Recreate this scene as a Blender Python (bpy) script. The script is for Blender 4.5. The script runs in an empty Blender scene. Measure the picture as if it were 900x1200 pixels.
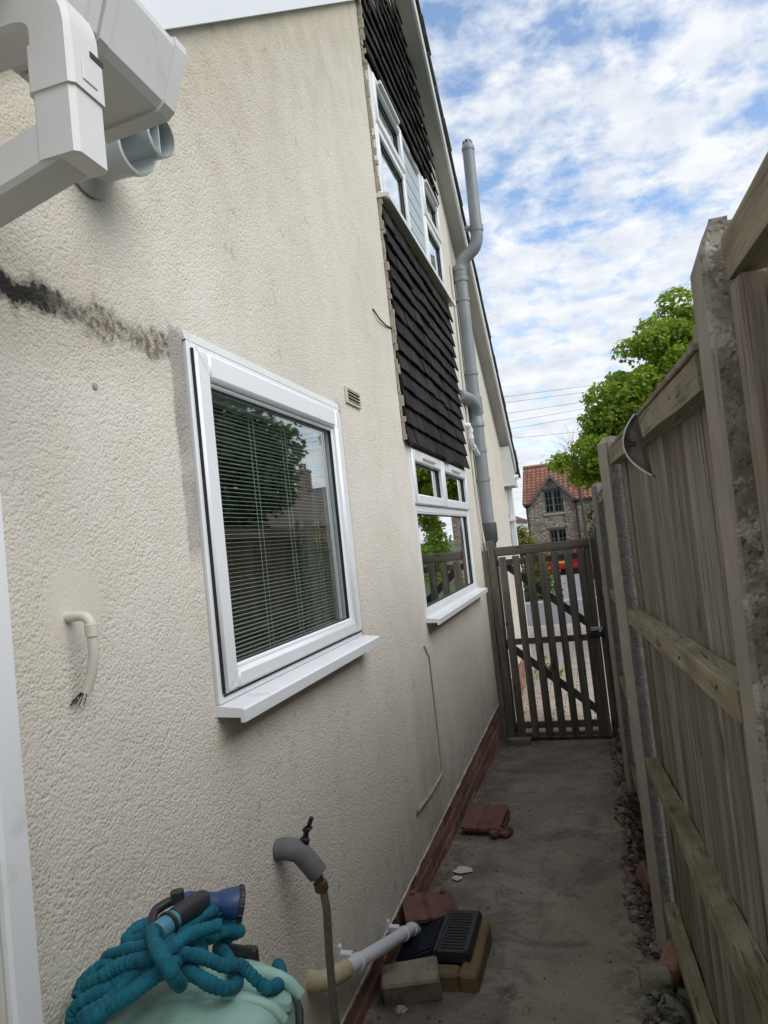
import bpy, bmesh, math, random
import numpy as np
from mathutils import Vector, Matrix, Euler, noise as mnoise
random.seed(7); rng = np.random.default_rng(7)
R = math.radians
scn = bpy.context.scene
col = scn.collection

# ------------------------------------------------------------------ camera
CAM = Vector((0.94, 0.0, 1.86))
CX = Vector((0.95566, 0.27499, -0.10529)); CD = Vector((-0.11410, 0.01618, -0.99334)); CF = Vector((-0.27146, 0.96131, 0.04683))
FPX = 832.0
cam_d = bpy.data.cameras.new('camera'); cam = bpy.data.objects.new('camera', cam_d); col.objects.link(cam)
m = Matrix((CX, -CD, -CF)).transposed().to_4x4(); m.translation = CAM
cam.matrix_world = m
cam_d.sensor_fit = 'VERTICAL'; cam_d.sensor_height = 36; cam_d.sensor_width = 27
cam_d.lens = 36 * FPX / 1200
cam_d.clip_start = 0.02; cam_d.clip_end = 2000
scn.camera = cam

def ray(u, v): return CX * ((u - 450) / FPX) + CD * ((v - 600) / FPX) + CF
def on(u, v, ax, val):
    d = ray(u, v); return CAM + d * ((val - CAM[ax]) / d[ax])

# ------------------------------------------------------------------ light
SUN_EL, SUN_AZ = R(41), R(110)     # azimuth clockwise from +y (towards +x, a little behind the camera)
w = bpy.data.worlds.new('World'); scn.world = w; w.use_nodes = True
nt = w.node_tree; nt.nodes.clear(); N = nt.nodes.new; L = nt.links.new
out = N('ShaderNodeOutputWorld'); bg = N('ShaderNodeBackground'); bg.inputs[1].default_value = 0.1
sky = N('ShaderNodeTexSky'); sky.sky_type = 'NISHITA'; sky.sun_disc = False
sky.sun_elevation = SUN_EL; sky.sun_rotation = SUN_AZ; sky.air_density = 1.0; sky.dust_density = 0.6; sky.ozone_density = 1.6
tc = N('ShaderNodeTexCoord'); sep = N('ShaderNodeSeparateXYZ'); L(tc.outputs['Generated'], sep.inputs[0])
zc = N('ShaderNodeMath'); zc.operation = 'MAXIMUM'; L(sep.outputs[2], zc.inputs[0]); zc.inputs[1].default_value = 0.0
za = N('ShaderNodeMath'); za.operation = 'ADD'; L(zc.outputs[0], za.inputs[0]); za.inputs[1].default_value = 0.22
dv = N('ShaderNodeVectorMath'); dv.operation = 'DIVIDE'; L(tc.outputs['Generated'], dv.inputs[0])
cz = N('ShaderNodeCombineXYZ'); [L(za.outputs[0], cz.inputs[i]) for i in range(3)]; L(cz.outputs[0], dv.inputs[1])
fl = N('ShaderNodeVectorMath'); fl.operation = 'MULTIPLY'; fl.inputs[1].default_value = (1, 1, 0); L(dv.outputs[0], fl.inputs[0])
def wnoise(scale, det, rough, off, dist=0.0):
    a = N('ShaderNodeVectorMath'); a.operation = 'ADD'; a.inputs[1].default_value = off; L(fl.outputs[0], a.inputs[0])
    n = N('ShaderNodeTexNoise'); n.inputs['Scale'].default_value = scale; n.inputs['Detail'].default_value = det
    n.inputs['Roughness'].default_value = rough; n.inputs['Distortion'].default_value = dist; L(a.outputs[0], n.inputs['Vector']); return n
n1 = wnoise(8.5, 8, 0.6, (3.1, 1.7, 0), 0.15); n2 = wnoise(2.0, 3, 0.5, (8.2, 4.4, 0)); n3 = wnoise(9, 5, 0.55, (1.2, 9.4, 0))
s1 = N('ShaderNodeMath'); s1.operation = 'MULTIPLY_ADD'; L(n2.outputs[0], s1.inputs[0]); s1.inputs[1].default_value = 0.34; L(n1.outputs[0], s1.inputs[2])
# towards the horizon the cloud cover closes up
hz = N('ShaderNodeMapRange'); L(zc.outputs[0], hz.inputs[0]); hz.inputs[1].default_value = 0.0; hz.inputs[2].default_value = 0.45; hz.inputs[3].default_value = 0.14; hz.inputs[4].default_value = 0.0
s2 = N('ShaderNodeMath'); s2.operation = 'ADD'; L(s1.outputs[0], s2.inputs[0]); L(hz.outputs[0], s2.inputs[1])
cr = N('ShaderNodeValToRGB'); L(s2.outputs[0], cr.inputs[0])
cr.color_ramp.elements[0].position = 0.515; cr.color_ramp.elements[0].color = (0, 0, 0, 1)
cr.color_ramp.elements[1].position = 0.725; cr.color_ramp.elements[1].color = (1, 1, 1, 1)
cs = N('ShaderNodeValToRGB'); L(n3.outputs[0], cs.inputs[0])
cs.color_ramp.elements[0].position = 0.3; cs.color_ramp.elements[0].color = (4.2, 4.55, 5.1, 1)
cs.color_ramp.elements[1].position = 0.66; cs.color_ramp.elements[1].color = (5.75, 5.9, 6.15, 1)
sk = N('ShaderNodeMix'); sk.data_type = 'RGBA'; sk.blend_type = 'MULTIPLY'; sk.inputs[0].default_value = 1; L(sky.outputs[0], sk.inputs[6]); sk.inputs[7].default_value = (1.25, 1.35, 1.4, 1)
mx = N('ShaderNodeMix'); mx.data_type = 'RGBA'; L(cr.outputs[0], mx.inputs[0]); sk2 = N('ShaderNodeMix'); sk2.data_type = 'RGBA'; sk2.inputs[0].default_value = 0.1; L(sk.outputs[2], sk2.inputs[6]); sk2.inputs[7].default_value = (4.4, 4.9, 5.6, 1); L(sk2.outputs[2], mx.inputs[6]); L(cs.outputs[0], mx.inputs[7])
L(mx.outputs[2], bg.inputs[0]); L(bg.outputs[0], out.inputs[0])
sd = bpy.data.lights.new('sun', 'SUN'); sd.energy = 1.35; sd.angle = R(55); sd.color = (1, 0.965, 0.91)
sun = bpy.data.objects.new('sun', sd); col.objects.link(sun)
sdir = Vector((math.sin(SUN_AZ) * math.cos(SUN_EL), math.cos(SUN_AZ) * math.cos(SUN_EL), math.sin(SUN_EL)))
sun.rotation_euler = sdir.to_track_quat('Z', 'Y').to_euler()
scn.view_settings.view_transform = 'Standard'; scn.view_settings.look = 'None'; scn.view_settings.gamma = 1
scn.view_settings.exposure = 0.78
scn.cycles.max_bounces = 8; scn.cycles.diffuse_bounces = 6; scn.cycles.transparent_max_bounces = 16

# ------------------------------------------------------------------ helpers
WL = {}
def wl(o): return WL.get(o.name, Vector((0, 0, 0))) if o else Vector((0, 0, 0))
def tag(o, label=None, cat=None, group=None, kind=None):
    if label: o['label'] = label
    if cat: o['category'] = cat
    if group: o['group'] = group
    if kind: o['kind'] = kind
    return o
def thing(name, label, cat, loc=(0, 0, 0), group=None):
    o = bpy.data.objects.new(name, None); o.empty_display_size = 0.1; col.objects.link(o)
    o.location = loc; WL[o.name] = Vector(loc)
    return tag(o, label, cat, group)
class MB:
    def __init__(s): s.bm = bmesh.new()
    def box(s, c, size, rot=None, bev=0.0, seg=1, jit=0.0):
        r = bmesh.ops.create_cube(s.bm, size=1.0); vs = r['verts']
        M = Matrix.Translation(c) @ (rot if rot is not None else Matrix()) @ Matrix.Diagonal((size[0], size[1], size[2], 1))
        bmesh.ops.transform(s.bm, matrix=M, verts=vs)
        if jit:
            for v in vs: v.co += Vector((random.uniform(-jit, jit), random.uniform(-jit, jit), random.uniform(-jit, jit)))
        if bev:
            es = list({e for v in vs for e in v.link_edges})
            bmesh.ops.bevel(s.bm, geom=es, offset=bev, segments=seg, affect='EDGES', clamp_overlap=True)
        return s
    def b2(s, a, b, bev=0.0, **k):      # box from two corners
        return s.box([(a[i] + b[i]) / 2 for i in range(3)], [abs(b[i] - a[i]) for i in range(3)], None, bev, **k)
    def beam(s, p0, p1, wd, th, up=(0, 0, 1), bev=0.0, jit=0.0):   # beam along p0-p1, th measured along up, wd sideways
        p0 = Vector(p0); p1 = Vector(p1); d = (p1 - p0); ln = d.length; d.normalize(); u = Vector(up); sd = d.cross(u).normalized(); u = sd.cross(d)
        rot = Matrix((sd, d, u)).transposed().to_4x4()
        return s.box((p0 + p1) / 2, (wd, ln, th), rot, bev, jit=jit)
    def poly(s, pts):
        return s.bm.faces.new([s.bm.verts.new(p) for p in pts])
    def prism(s, pts, off):             # polygon (3d points) extruded by vector
        off = Vector(off); a = [s.bm.verts.new(p) for p in pts]; b = [s.bm.verts.new(Vector(p) + off) for p in pts]; n = len(pts)
        s.bm.faces.new(a); s.bm.faces.new(b[::-1])
        for i in range(n): s.bm.faces.new((a[i], b[i], b[(i + 1) % n], a[(i + 1) % n]))
        return s
    def tube(s, pts, r, n=12, cap=True, prof=None):
        pts = [Vector(p) for p in pts]; k = len(pts)
        rs = r if isinstance(r, (list, tuple)) else [r] * k
        rings = []; t0 = (pts[1] - pts[0]).normalized()
        u = t0.orthogonal().normalized() if prof is None else prof
        for i in range(k):
            t = (pts[min(i + 1, k - 1)] - pts[max(i - 1, 0)]).normalized()
            u = (u - t * u.dot(t)).normalized(); v = t.cross(u)
            if prof is None:
                rings.append([s.bm.verts.new(pts[i] + (u * math.cos(2 * math.pi * j / n) + v * math.sin(2 * math.pi * j / n)) * rs[i]) for j in range(n)])
            else:      # square section
                q = []
                for (a, b) in ((-1, -.8), (-.8, -1), (.8, -1), (1, -.8), (1, .8), (.8, 1), (-.8, 1), (-1, .8)): q.append(s.bm.verts.new(pts[i] + (u * a + v * b) * rs[i]))
                rings.append(q)
        nn = len(rings[0])
        for a, b in zip(rings, rings[1:]):
            for j in range(nn): s.bm.faces.new((a[j], a[(j + 1) % nn], b[(j + 1) % nn], b[j]))
        if cap:
            s.bm.faces.new(rings[0][::-1]); s.bm.faces.new(rings[-1])
        return s
    def lathe(s, prof, org, ax, n=20):  # prof: (radius, height along ax)
        ax = Vector(ax).normalized(); u = ax.orthogonal().normalized(); v = ax.cross(u); org = Vector(org)
        rings = [[s.bm.verts.new(org + ax * h + (u * math.cos(2 * math.pi * j / n) + v * math.sin(2 * math.pi * j / n)) * max(r, 1e-4)) for j in range(n)] for r, h in prof]
        for a, b in zip(rings, rings[1:]):
            for j in range(n): s.bm.faces.new((a[j], a[(j + 1) % n], b[(j + 1) % n], b[j]))
        return s
    def build(s, name, mat, parent=None, smooth=None, origin=None):
        bmesh.ops.recalc_face_normals(s.bm, faces=s.bm.faces[:])
        me = bpy.data.meshes.new(name); wo = Vector(origin) if origin is not None else wl(parent)
        bmesh.ops.translate(s.bm, vec=-wo, verts=s.bm.verts[:])
        s.bm.to_mesh(me); s.bm.free(); me.materials.append(mat)
        if smooth is not None:
            me.polygons.foreach_set('use_smooth', [True] * len(me.polygons)); me.set_sharp_from_angle(angle=R(smooth))
        o = bpy.data.objects.new(name, me); col.objects.link(o)
        if parent: o.parent = parent
        o.location = wo - wl(parent); WL[o.name] = wo
        return o
def inst(name, mesh, parent, wloc, rot=(0, 0, 0), sc=(1, 1, 1)):
    o = bpy.data.objects.new(name, mesh); col.objects.link(o); o.parent = parent
    o.location = Vector(wloc) - wl(parent); o.rotation_euler = rot; o.scale = sc; WL[o.name] = Vector(wloc)
    return o
def mesh_only(mb, name, mat, smooth=None):
    bmesh.ops.recalc_face_normals(mb.bm, faces=mb.bm.faces[:])
    me = bpy.data.meshes.new(name); mb.bm.to_mesh(me); mb.bm.free(); me.materials.append(mat)
    if smooth is not None:
        me.polygons.foreach_set('use_smooth', [True] * len(me.polygons)); me.set_sharp_from_angle(angle=R(smooth))
    return me

# ------------------------------------------------------------------ materials
def base(name):
    mt = bpy.data.materials.new(name); mt.use_nodes = True; t = mt.node_tree; t.nodes.clear()
    o = t.nodes.new('ShaderNodeOutputMaterial'); p = t.nodes.new('ShaderNodeBsdfPrincipled'); t.links.new(p.outputs[0], o.inputs[0])
    return mt, t, p, o
def nn(t, typ, **k):
    n = t.nodes.new(typ)
    for a, b in k.items():
        if a in n.inputs: n.inputs[a].default_value = b
        else: setattr(n, a, b)
    return n
def c4(c): return (c[0], c[1], c[2], 1)
def pos(t, scale=(1, 1, 1), rnd=False):
    g = t.nodes.new('ShaderNodeNewGeometry'); mp = t.nodes.new('ShaderNodeMapping'); mp.inputs['Scale'].default_value = scale
    if rnd:
        oi = t.nodes.new('ShaderNodeObjectInfo'); a = nn(t, 'ShaderNodeVectorMath', operation='ADD'); q = nn(t, 'ShaderNodeVectorMath', operation='SCALE'); q.inputs['Scale'].default_value = 13.0
        cb = t.nodes.new('ShaderNodeCombineXYZ'); [t.links.new(oi.outputs['Random'], cb.inputs[i]) for i in range(3)]
        t.links.new(cb.outputs[0], q.inputs[0]); t.links.new(g.outputs['Position'], a.inputs[0]); t.links.new(q.outputs[0], a.inputs[1]); t.links.new(a.outputs[0], mp.inputs[0])
    else: t.links.new(g.outputs['Position'], mp.inputs[0])
    return mp.outputs[0]
def noise(t, vec, scale, det=4, rough=.55, dist=0):
    n = nn(t, 'ShaderNodeTexNoise', Scale=scale, Detail=det, Roughness=rough, Distortion=dist); t.links.new(vec, n.inputs['Vector']); return n.outputs[0]
def ramp(t, fac, stops):
    n = t.nodes.new('ShaderNodeValToRGB'); t.links.new(fac, n.inputs[0]); e = n.color_ramp.elements
    while len(e) < len(stops): e.new(0.5)
    for i, (p, c) in enumerate(stops):
        e[i].position = p; e[i].color = c4(c) if not isinstance(c, (int, float)) else (c, c, c, 1)
    return n.outputs[0]
def mix(t, fac, a, b, mode='MIX'):
    n = nn(t, 'ShaderNodeMix', data_type='RGBA', blend_type=mode)
    for s, v in ((0, fac), (6, a), (7, b)):
        if hasattr(v, 'is_output'): t.links.new(v, n.inputs[s])
        else: n.inputs[s].default_value = v if s == 0 else c4(v)
    return n.outputs[2]
def mth(t, op, a, b=0.0, c=0.0):
    n = nn(t, 'ShaderNodeMath', operation=op)
    for i, v in enumerate((a, b, c)):
        if hasattr(v, 'is_output'): t.links.new(v, n.inputs[i])
        else: n.inputs[i].default_value = v
    return n.outputs[0]
def xyz(t):
    g = t.nodes.new('ShaderNodeNewGeometry'); s = t.nodes.new('ShaderNodeSeparateXYZ'); t.links.new(g.outputs['Position'], s.inputs[0]); return s.outputs
def mrange(t, v, a, b, c=0.0, d=1.0):
    n = nn(t, 'ShaderNodeMapRange'); t.links.new(v, n.inputs[0])
    for i, k in enumerate((a, b, c, d)): n.inputs[i + 1].default_value = k
    return n.outputs[0]
def bump(t, p, h, strength, dist):
    b = nn(t, 'ShaderNodeBump', Strength=strength, Distance=dist); t.links.new(h, b.inputs['Height']); t.links.new(b.outputs[0], p.inputs['Normal'])
def rnd_tint(t, c, amt):
    oi = t.nodes.new('ShaderNodeObjectInfo'); v = mrange(t, oi.outputs['Random'], 0, 1, 1 - amt, 1 + amt)
    cb = t.nodes.new('ShaderNodeCombineXYZ'); [t.links.new(v, cb.inputs[i]) for i in range(3)]
    return mix(t, 1.0, c, cb.outputs[0], 'MULTIPLY')

def simple(name, c1, c2=None, scale=8, rough=.5, bs=0, bscale=40, bd=.002, rand=0, metal=0, spec=.5, dirt=None, dlo=.55, dhi=.75, dscale=5):
    mt, t, p, o = base(name); v = pos(t, rnd=rand > 0)
    c = mix(t, ramp(t, noise(t, v, scale, 5, .6), [(.3, 0.), (.7, 1.)]), c1, c2 or c1)
    if dirt: c = mix(t, ramp(t, noise(t, v, dscale, 8, .65), [(dlo, 0.), (dhi, 1.)]), c, dirt)
    if rand: c = rnd_tint(t, c, rand)
    t.links.new(c, p.inputs['Base Color']); p.inputs['Roughness'].default_value = rough; p.inputs['Metallic'].default_value = metal; p.inputs['Specular IOR Level'].default_value = spec
    if bs: bump(t, p, noise(t, v, bscale, 4, .6), bs, bd)
    return mt

def wood(name, axis, c1, c2, c3, rand=.2, algae=0.0, az=1.2):
    mt, t, p, o = base(name)
    sc = [38, 38, 38]; sc[axis] = 1.6
    v = pos(t, sc, True); v2 = pos(t, (3, 3, 1.2), True)
    g = noise(t, v, 1.0, 6, .65, .6); g2 = noise(t, v, 3.1, 4, .6)
    c = ramp(t, g, [(.28, c1), (.5, c2), (.72, c3)])
    c = mix(t, ramp(t, noise(t, v2, 1.3, 5, .6), [(.42, 0.), (.68, .8)]), c, [c2[0] * .60, c2[1] * .54, c2[2] * .48])
    v3 = pos(t, [14 if i != axis else .7 for i in range(3)], True); c = mix(t, ramp(t, noise(t, v3, 1.0, 4, .6), [(.35, .55), (.55, 0.)]), c, [x * 1.15 for x in c3])
    c = mix(t, ramp(t, g2, [(.30, .8), (.42, 0.)]), c, [x * .35 for x in c1])      # cracks along the grain
    if algae:
        z = xyz(t)[2]; k = mth(t, 'MULTIPLY', ramp(t, noise(t, v2, 2.0, 6, .65), [(.35, 0.), (.65, 1.)]), mrange(t, z, az, az - 1.2, .15, 1))
        c = mix(t, mth(t, 'MULTIPLY', k, algae), c, (.14, .14, .07))
    kv = nn(t, 'ShaderNodeTexVoronoi', Scale=1.0); t.links.new(pos(t, [7 if i != axis else 2.6 for i in range(3)], True), kv.inputs['Vector'])
    c = mix(t, ramp(t, kv.outputs['Distance'], [(.05, .85), (.10, .35), (.16, 0.)]), c, [x * .45 for x in c1])
    g4 = noise(t, pos(t, [85 if i != axis else 2.2 for i in range(3)], True), 1.0, 3, .6)
    c = mix(t, ramp(t, g4, [(.30, .75), (.40, 0.)]), c, [x * .4 for x in c1])
    c = rnd_tint(t, c, rand)
    t.links.new(c, p.inputs['Base Color']); p.inputs['Roughness'].default_value = .85; p.inputs['Specular IOR Level'].default_value = .25
    h = mth(t, 'ADD', mth(t, 'ADD', g, mth(t, 'MULTIPLY', g2, .5)), mth(t, 'MULTIPLY', ramp(t, g4, [(.30, 0.), (.42, 1.)]), .5)); bump(t, p, h, .7, .005)
    return mt

M = {}
def render_mat():
    mt, t, p, o = base('roughcast_render'); v = pos(t)
    x, y, z = xyz(t)
    big = noise(t, v, 1.1, 5, .6); mid = noise(t, v, 6, 6, .65)
    c = ramp(t, big, [(.3, (.63, .585, .508)), (.7, (.71, .668, .59))])
    c = mix(t, ramp(t, mid, [(.46, 0.), (.75, .35)]), c, (.52, .47, .375))
    # vertical weather streaks
    vs = pos(t, (1, 9, .5)); st = noise(t, vs, 1.0, 4, .6)
    c = mix(t, mth(t, 'MULTIPLY', ramp(t, st, [(.58, 0.), (.80, .22)]), mrange(t, z, 2.2, 4.8, .1, 1)), c, (.50, .45, .36))
    # dirt washed down from the verge above
    edge = mth(t, 'SUBTRACT', mth(t, 'MULTIPLY_ADD', y, .778, 2.02), z)
    c = mix(t, mth(t, 'MULTIPLY', mrange(t, edge, .75, 0., 0, .62), ramp(t, mid, [(.3, .45), (.6, 1.)])), c, (.40, .345, .24))
    # black band left by an old flashing at one height, between the eave and the small window
    j = noise(t, v, 9, 6, .7); zz = mth(t, 'MULTIPLY_ADD', j, .16, z)
    band = mth(t, 'MULTIPLY', mrange(t, mth(t, 'ABSOLUTE', mth(t, 'SUBTRACT', zz, 2.475)), .044, .018), mth(t, 'MULTIPLY', mrange(t, y, 1.66, 1.57), mrange(t, y, .7, .8)))
    grain = noise(t, v, 55, 3, .6)
    band = mth(t, 'MULTIPLY', band, mix(t, mrange(t, y, 1.08, 1.24), (1, 1, 1), ramp(t, grain, [(.40, 1.), (.66, .45)])))
    dk = mix(t, mrange(t, y, 1.12, 1.24), (.028, .025, .021), (.15, .128, .098))
    c = mix(t, band, c, dk)
    halo = mth(t, 'MULTIPLY', mrange(t, mth(t, 'ABSOLUTE', mth(t, 'SUBTRACT', zz, 2.46)), .14, .02, 0, .4), mrange(t, y, 1.75, 1.5))
    c = mix(t, mth(t, 'MULTIPLY', halo, mth(t, 'SUBTRACT', 1.0, band)), c, (.36, .31, .23))
    # bare mortar beside the small window
    jy = mth(t, 'MULTIPLY_ADD', mid, .05, y)
    pm = mth(t, 'MULTIPLY', mth(t, 'MULTIPLY', mrange(t, jy, 1.560, 1.572), mrange(t, jy, 1.70, 1.66)), mth(t, 'MULTIPLY', mrange(t, zz, 1.93, 1.99), mrange(t, zz, 2.56, 2.53)))
    c = mix(t, mth(t, 'MULTIPLY', pm, ramp(t, mid, [(.35, .55), (.6, 1.)])), c, (.33, .312, .275))
    pm2 = mth(t, 'MULTIPLY', mth(t, 'MULTIPLY', mrange(t, jy, 2.78, 2.79), mrange(t, jy, 2.855, 2.835)), mth(t, 'MULTIPLY', mrange(t, z, 1.45, 1.5), mrange(t, z, 2.5, 2.45)))
    c = mix(t, mth(t, 'MULTIPLY', pm2, .8), c, (.33, .31, .26))
    # a smoother repaired strip and splash-back grime low down
    c = mix(t, mth(t, 'MULTIPLY', mrange(t, z, .75, .35), ramp(t, mid, [(.35, .1), (.7, .55)])), c, (.30, .275, .21))
    w1 = mth(t, 'MULTIPLY', mrange(t, mth(t, 'ABSOLUTE', mth(t, 'SUBTRACT', y, 3.72)), .35, .05), mrange(t, z, 1.35, .6))
    c = mix(t, mth(t, 'MULTIPLY', mth(t, 'MULTIPLY', w1, ramp(t, st, [(.35, 0.), (.6, 1.)])), .55), c, (.36, .32, .21))
    # splash dirt specks and small spalls low on the wall, hairline cracks
    sp_ = mth(t, 'MULTIPLY', ramp(t, noise(t, v, 24, 3, .5), [(.64, 0.), (.70, .6)]), mrange(t, z, 1.5, .5, .05, 1))
    c = mix(t, sp_, c, (.33, .29, .22))
    wv = nn(t, 'ShaderNodeVectorMath', operation='ADD'); t.links.new(v, wv.inputs[0]); nz = nn(t, 'ShaderNodeTexNoise', Scale=3.0, Detail=6.0); t.links.new(v, nz.inputs['Vector']); t.links.new(nz.outputs['Color'], wv.inputs[1])
    ck = nn(t, 'ShaderNodeTexVoronoi', Scale=.55, feature='DISTANCE_TO_EDGE'); t.links.new(wv.outputs[0], ck.inputs['Vector'])
    c = mix(t, mth(t, 'MULTIPLY', ramp(t, ck.outputs['Distance'], [(.0008, .5), (.0022, 0.)]), ramp(t, mid, [(.45, 0.), (.6, 1.)])), c, (.30, .27, .21))
    t.links.new(c, p.inputs['Base Color']); p.inputs['Roughness'].default_value = .9; p.inputs['Specular IOR Level'].default_value = .2
    r1 = noise(t, v, 190, 2, .5); r2 = nn(t, 'ShaderNodeTexVoronoi', Scale=150.0, feature='SMOOTH_F1'); r2.inputs['Smoothness'].default_value = .12; t.links.new(v, r2.inputs['Vector'])
    h = mth(t, 'ADD', mth(t, 'MULTIPLY', r1, .55), mth(t, 'MULTIPLY', r2.outputs['Distance'], mrange(t, noise(t, v, 60, 2, .5), .3, .7, -.5, -1.5)))
    # smooth hand patch round the overflow pipe
    d = mth(t, 'ADD', mth(t, 'POWER', mth(t, 'SUBTRACT', y, 1.13), 2.), mth(t, 'POWER', mth(t, 'SUBTRACT', z, 1.80), 2.))
    far = mrange(t, y, 3.6, 4.2, 1., .45)
    bump(t, p, mth(t, 'MULTIPLY', h, mth(t, 'MULTIPLY', mrange(t, mth(t, 'MULTIPLY_ADD', mid, .004, d), .006, .010, .2, 1.), mth(t, 'MULTIPLY', far, mrange(t, noise(t, v, 7, 4, .6), .35, .65, .65, 1.05)))), .58, .0042)
    return mt
M['render'] = render_mat()
def glass_mat(name, boost=1.6, tint=(.9, .95, .93)):
    mt, t, p, o = base(name); t.nodes.remove(p)
    tr = nn(t, 'ShaderNodeBsdfTransparent', Color=c4(tint)); gl = nn(t, 'ShaderNodeBsdfGlossy', Roughness=.0); gl.inputs[0].default_value = (.95, .97, .97, 1)
    g_ = t.nodes.new('ShaderNodeNewGeometry'); dt = nn(t, 'ShaderNodeVectorMath', operation='DOT_PRODUCT'); t.links.new(g_.outputs['Normal'], dt.inputs[0]); t.links.new(g_.outputs['Incoming'], dt.inputs[1])
    fr_ = mth(t, 'MULTIPLY_ADD', mth(t, 'POWER', mth(t, 'SUBTRACT', 1.0, mth(t, 'ABSOLUTE', dt.outputs['Value'])), 5.0), .96, .04); ms = t.nodes.new('ShaderNodeMixShader')
    f = mth(t, 'MINIMUM', mth(t, 'MULTIPLY', fr_, boost), 1.0)
    t.links.new(f, ms.inputs[0]); t.links.new(tr.outputs[0], ms.inputs[1]); t.links.new(gl.outputs[0], ms.inputs[2]); t.links.new(ms.outputs[0], o.inputs[0])
    return mt
M['glass'] = glass_mat('window_glass', 2.6)
M['upvc'] = simple('white_upvc', (.80, .82, .84), (.76, .78, .80), 3, .32, dirt=(.55, .55, .52), dlo=.62, dhi=.85, dscale=7)
M['upvc_old'] = simple('aged_white_upvc', (.70, .70, .68), (.62, .62, .60), 4, .38, dirt=(.38, .36, .31), dlo=.58, dhi=.85, dscale=9)
M['upvc_gut'] = simple('white_gutter_plastic', (.70, .69, .67), (.62, .61, .59), 5, .35, dirt=(.33, .31, .28), dlo=.6, dhi=.9, dscale=14)
M['board_white'] = simple('white_bargeboard', (.78, .80, .82), (.74, .76, .78), 3, .4)
M['gasket'] = simple('black_gasket', (.012, .012, .013), rough=.5)
M['grey_pipe'] = simple('grey_soil_pipe_plastic', (.255, .275, .285), (.20, .22, .23), 5, .42, dirt=(.50, .50, .47), dlo=.66, dhi=.74, dscale=11)
M['grey_flue'] = simple('grey_flue_plastic', (.50, .54, .54), (.43, .47, .47), 8, .4, dirt=(.3, .3, .28), dlo=.62, dhi=.85, dscale=16)
M['iron'] = simple('dark_iron_pipe', (.05, .052, .055), (.03, .03, .032), 9, .6, .3, 60)
M['tile'] = simple('dark_clay_tile', (.034, .029, .028), (.020, .0172, .017), 14, .85, .4, 90, .002, rand=.35, spec=.15)
M['roof_tile'] = simple('dark_roof_tile', (.09, .085, .075), (.05, .048, .042), 9, .9, .5, 50, .004, rand=.25, dirt=(.2, .19, .15), dlo=.55, dhi=.8)
M['brick'] = simple('red_brown_brick', (.32, .15, .10), (.19, .098, .072), 26, .9, .6, 120, .003, rand=.38, dirt=(.2, .17, .14), dlo=.55, dhi=.85, dscale=9)
M['mortar'] = simple('sandy_mortar', (.42, .375, .31), (.30, .265, .215), 18, .95, .6, 150, .003)
def post_mat(name, smooth1, smooth2, rough1, rough2, spot):
    # one pair of faces is smooth from the mould, the other is open textured with lichen and pits
    mt, t, p, o = base(name); v = pos(t); g = t.nodes.new('ShaderNodeNewGeometry'); sp = t.nodes.new('ShaderNodeSeparateXYZ'); t.links.new(g.outputs['True Normal'], sp.inputs[0])
    fac = mrange(t, mth(t, 'ABSOLUTE', sp.outputs[1]), .55, .8)
    a = mix(t, ramp(t, noise(t, v, 11, 5, .6), [(.3, 0.), (.7, 1.)]), smooth1, smooth2)
    b = mix(t, ramp(t, noise(t, v, 34, 6, .65), [(.38, 0.), (.62, 1.)]), rough1, rough2)
    b = mix(t, ramp(t, noise(t, v, 17, 6, .7, .5), [(.54, 0.), (.60, .85)]), b, spot)
    t.links.new(mix(t, fac, a, b), p.inputs['Base Color']); p.inputs['Roughness'].default_value = .93
    vo = nn(t, 'ShaderNodeTexVoronoi', Scale=85.0); t.links.new(v, vo.inputs['Vector'])
    h = mth(t, 'ADD', mth(t, 'MULTIPLY', noise(t, v, 75, 5, .65), mth(t, 'MULTIPLY_ADD', fac, 1.2, .25)), mth(t, 'MULTIPLY', ramp(t, vo.outputs['Distance'], [(.1, 0.), (.35, 1.)]), mth(t, 'MULTIPLY', fac, .6)))
    bump(t, p, h, .9, .005); return mt
M['concrete_post'] = post_mat('concrete_post', (.34, .31, .262), (.265, .24, .202), (.19, .18, .165), (.13, .123, .112), (.23, .215, .19))
M['concrete_dark'] = post_mat('pitted_concrete_post', (.33, .285, .232), (.25, .213, .17), (.30, .265, .21), (.15, .13, .10), (.50, .45, .365))
GREY = ((.118, .096, .073), (.228, .195, .158), (.35, .312, .266))
M['board'] = wood('weathered_fence_board', 2, *GREY, rand=.2, algae=.8, az=1.5)
M['rail'] = wood('weathered_rail', 1, (.17, .14, .095), (.285, .245, .168), (.38, .335, .24), rand=.12, algae=.75, az=2.3)
M['batten'] = wood('weathered_batten', 2, (.15, .12, .09), (.25, .207, .16), (.34, .29, .235), rand=.1)
G2 = ((.062, .052, .042), (.118, .103, .086), (.18, .162, .139))
M['gate_v'] = wood('gate_timber_upright', 2, *G2, rand=.2, algae=.35, az=.8)
M['gate_h'] = wood('gate_timber_across', 0, *G2, rand=.12, algae=.2, az=.8)
M['steel'] = simple('galvanised_steel', (.55, .56, .57), (.40, .40, .41), 20, .35, metal=1)
M['black'] = simple('black_plastic', (.018, .019, .021), (.028, .029, .031), 9, .5, .15, 70)
M['navy'] = simple('dark_blue_plastic', (.012, .018, .035), (.02, .026, .04), 9, .45)
M['blue'] = simple('blue_plastic', (.018, .05, .15), (.022, .06, .17), 9, .4)
M['teal'] = simple('teal_fabric_hose', (.004, .19, .265), (.003, .115, .17), 45, .9, 1.0, 420, .004, dirt=(.006, .07, .10), dlo=.52, dhi=.8, dscale=28)
M['aqua'] = simple('clear_blue_connector', (.06, .22, .30), (.09, .28, .36), 9, .3)
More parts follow.
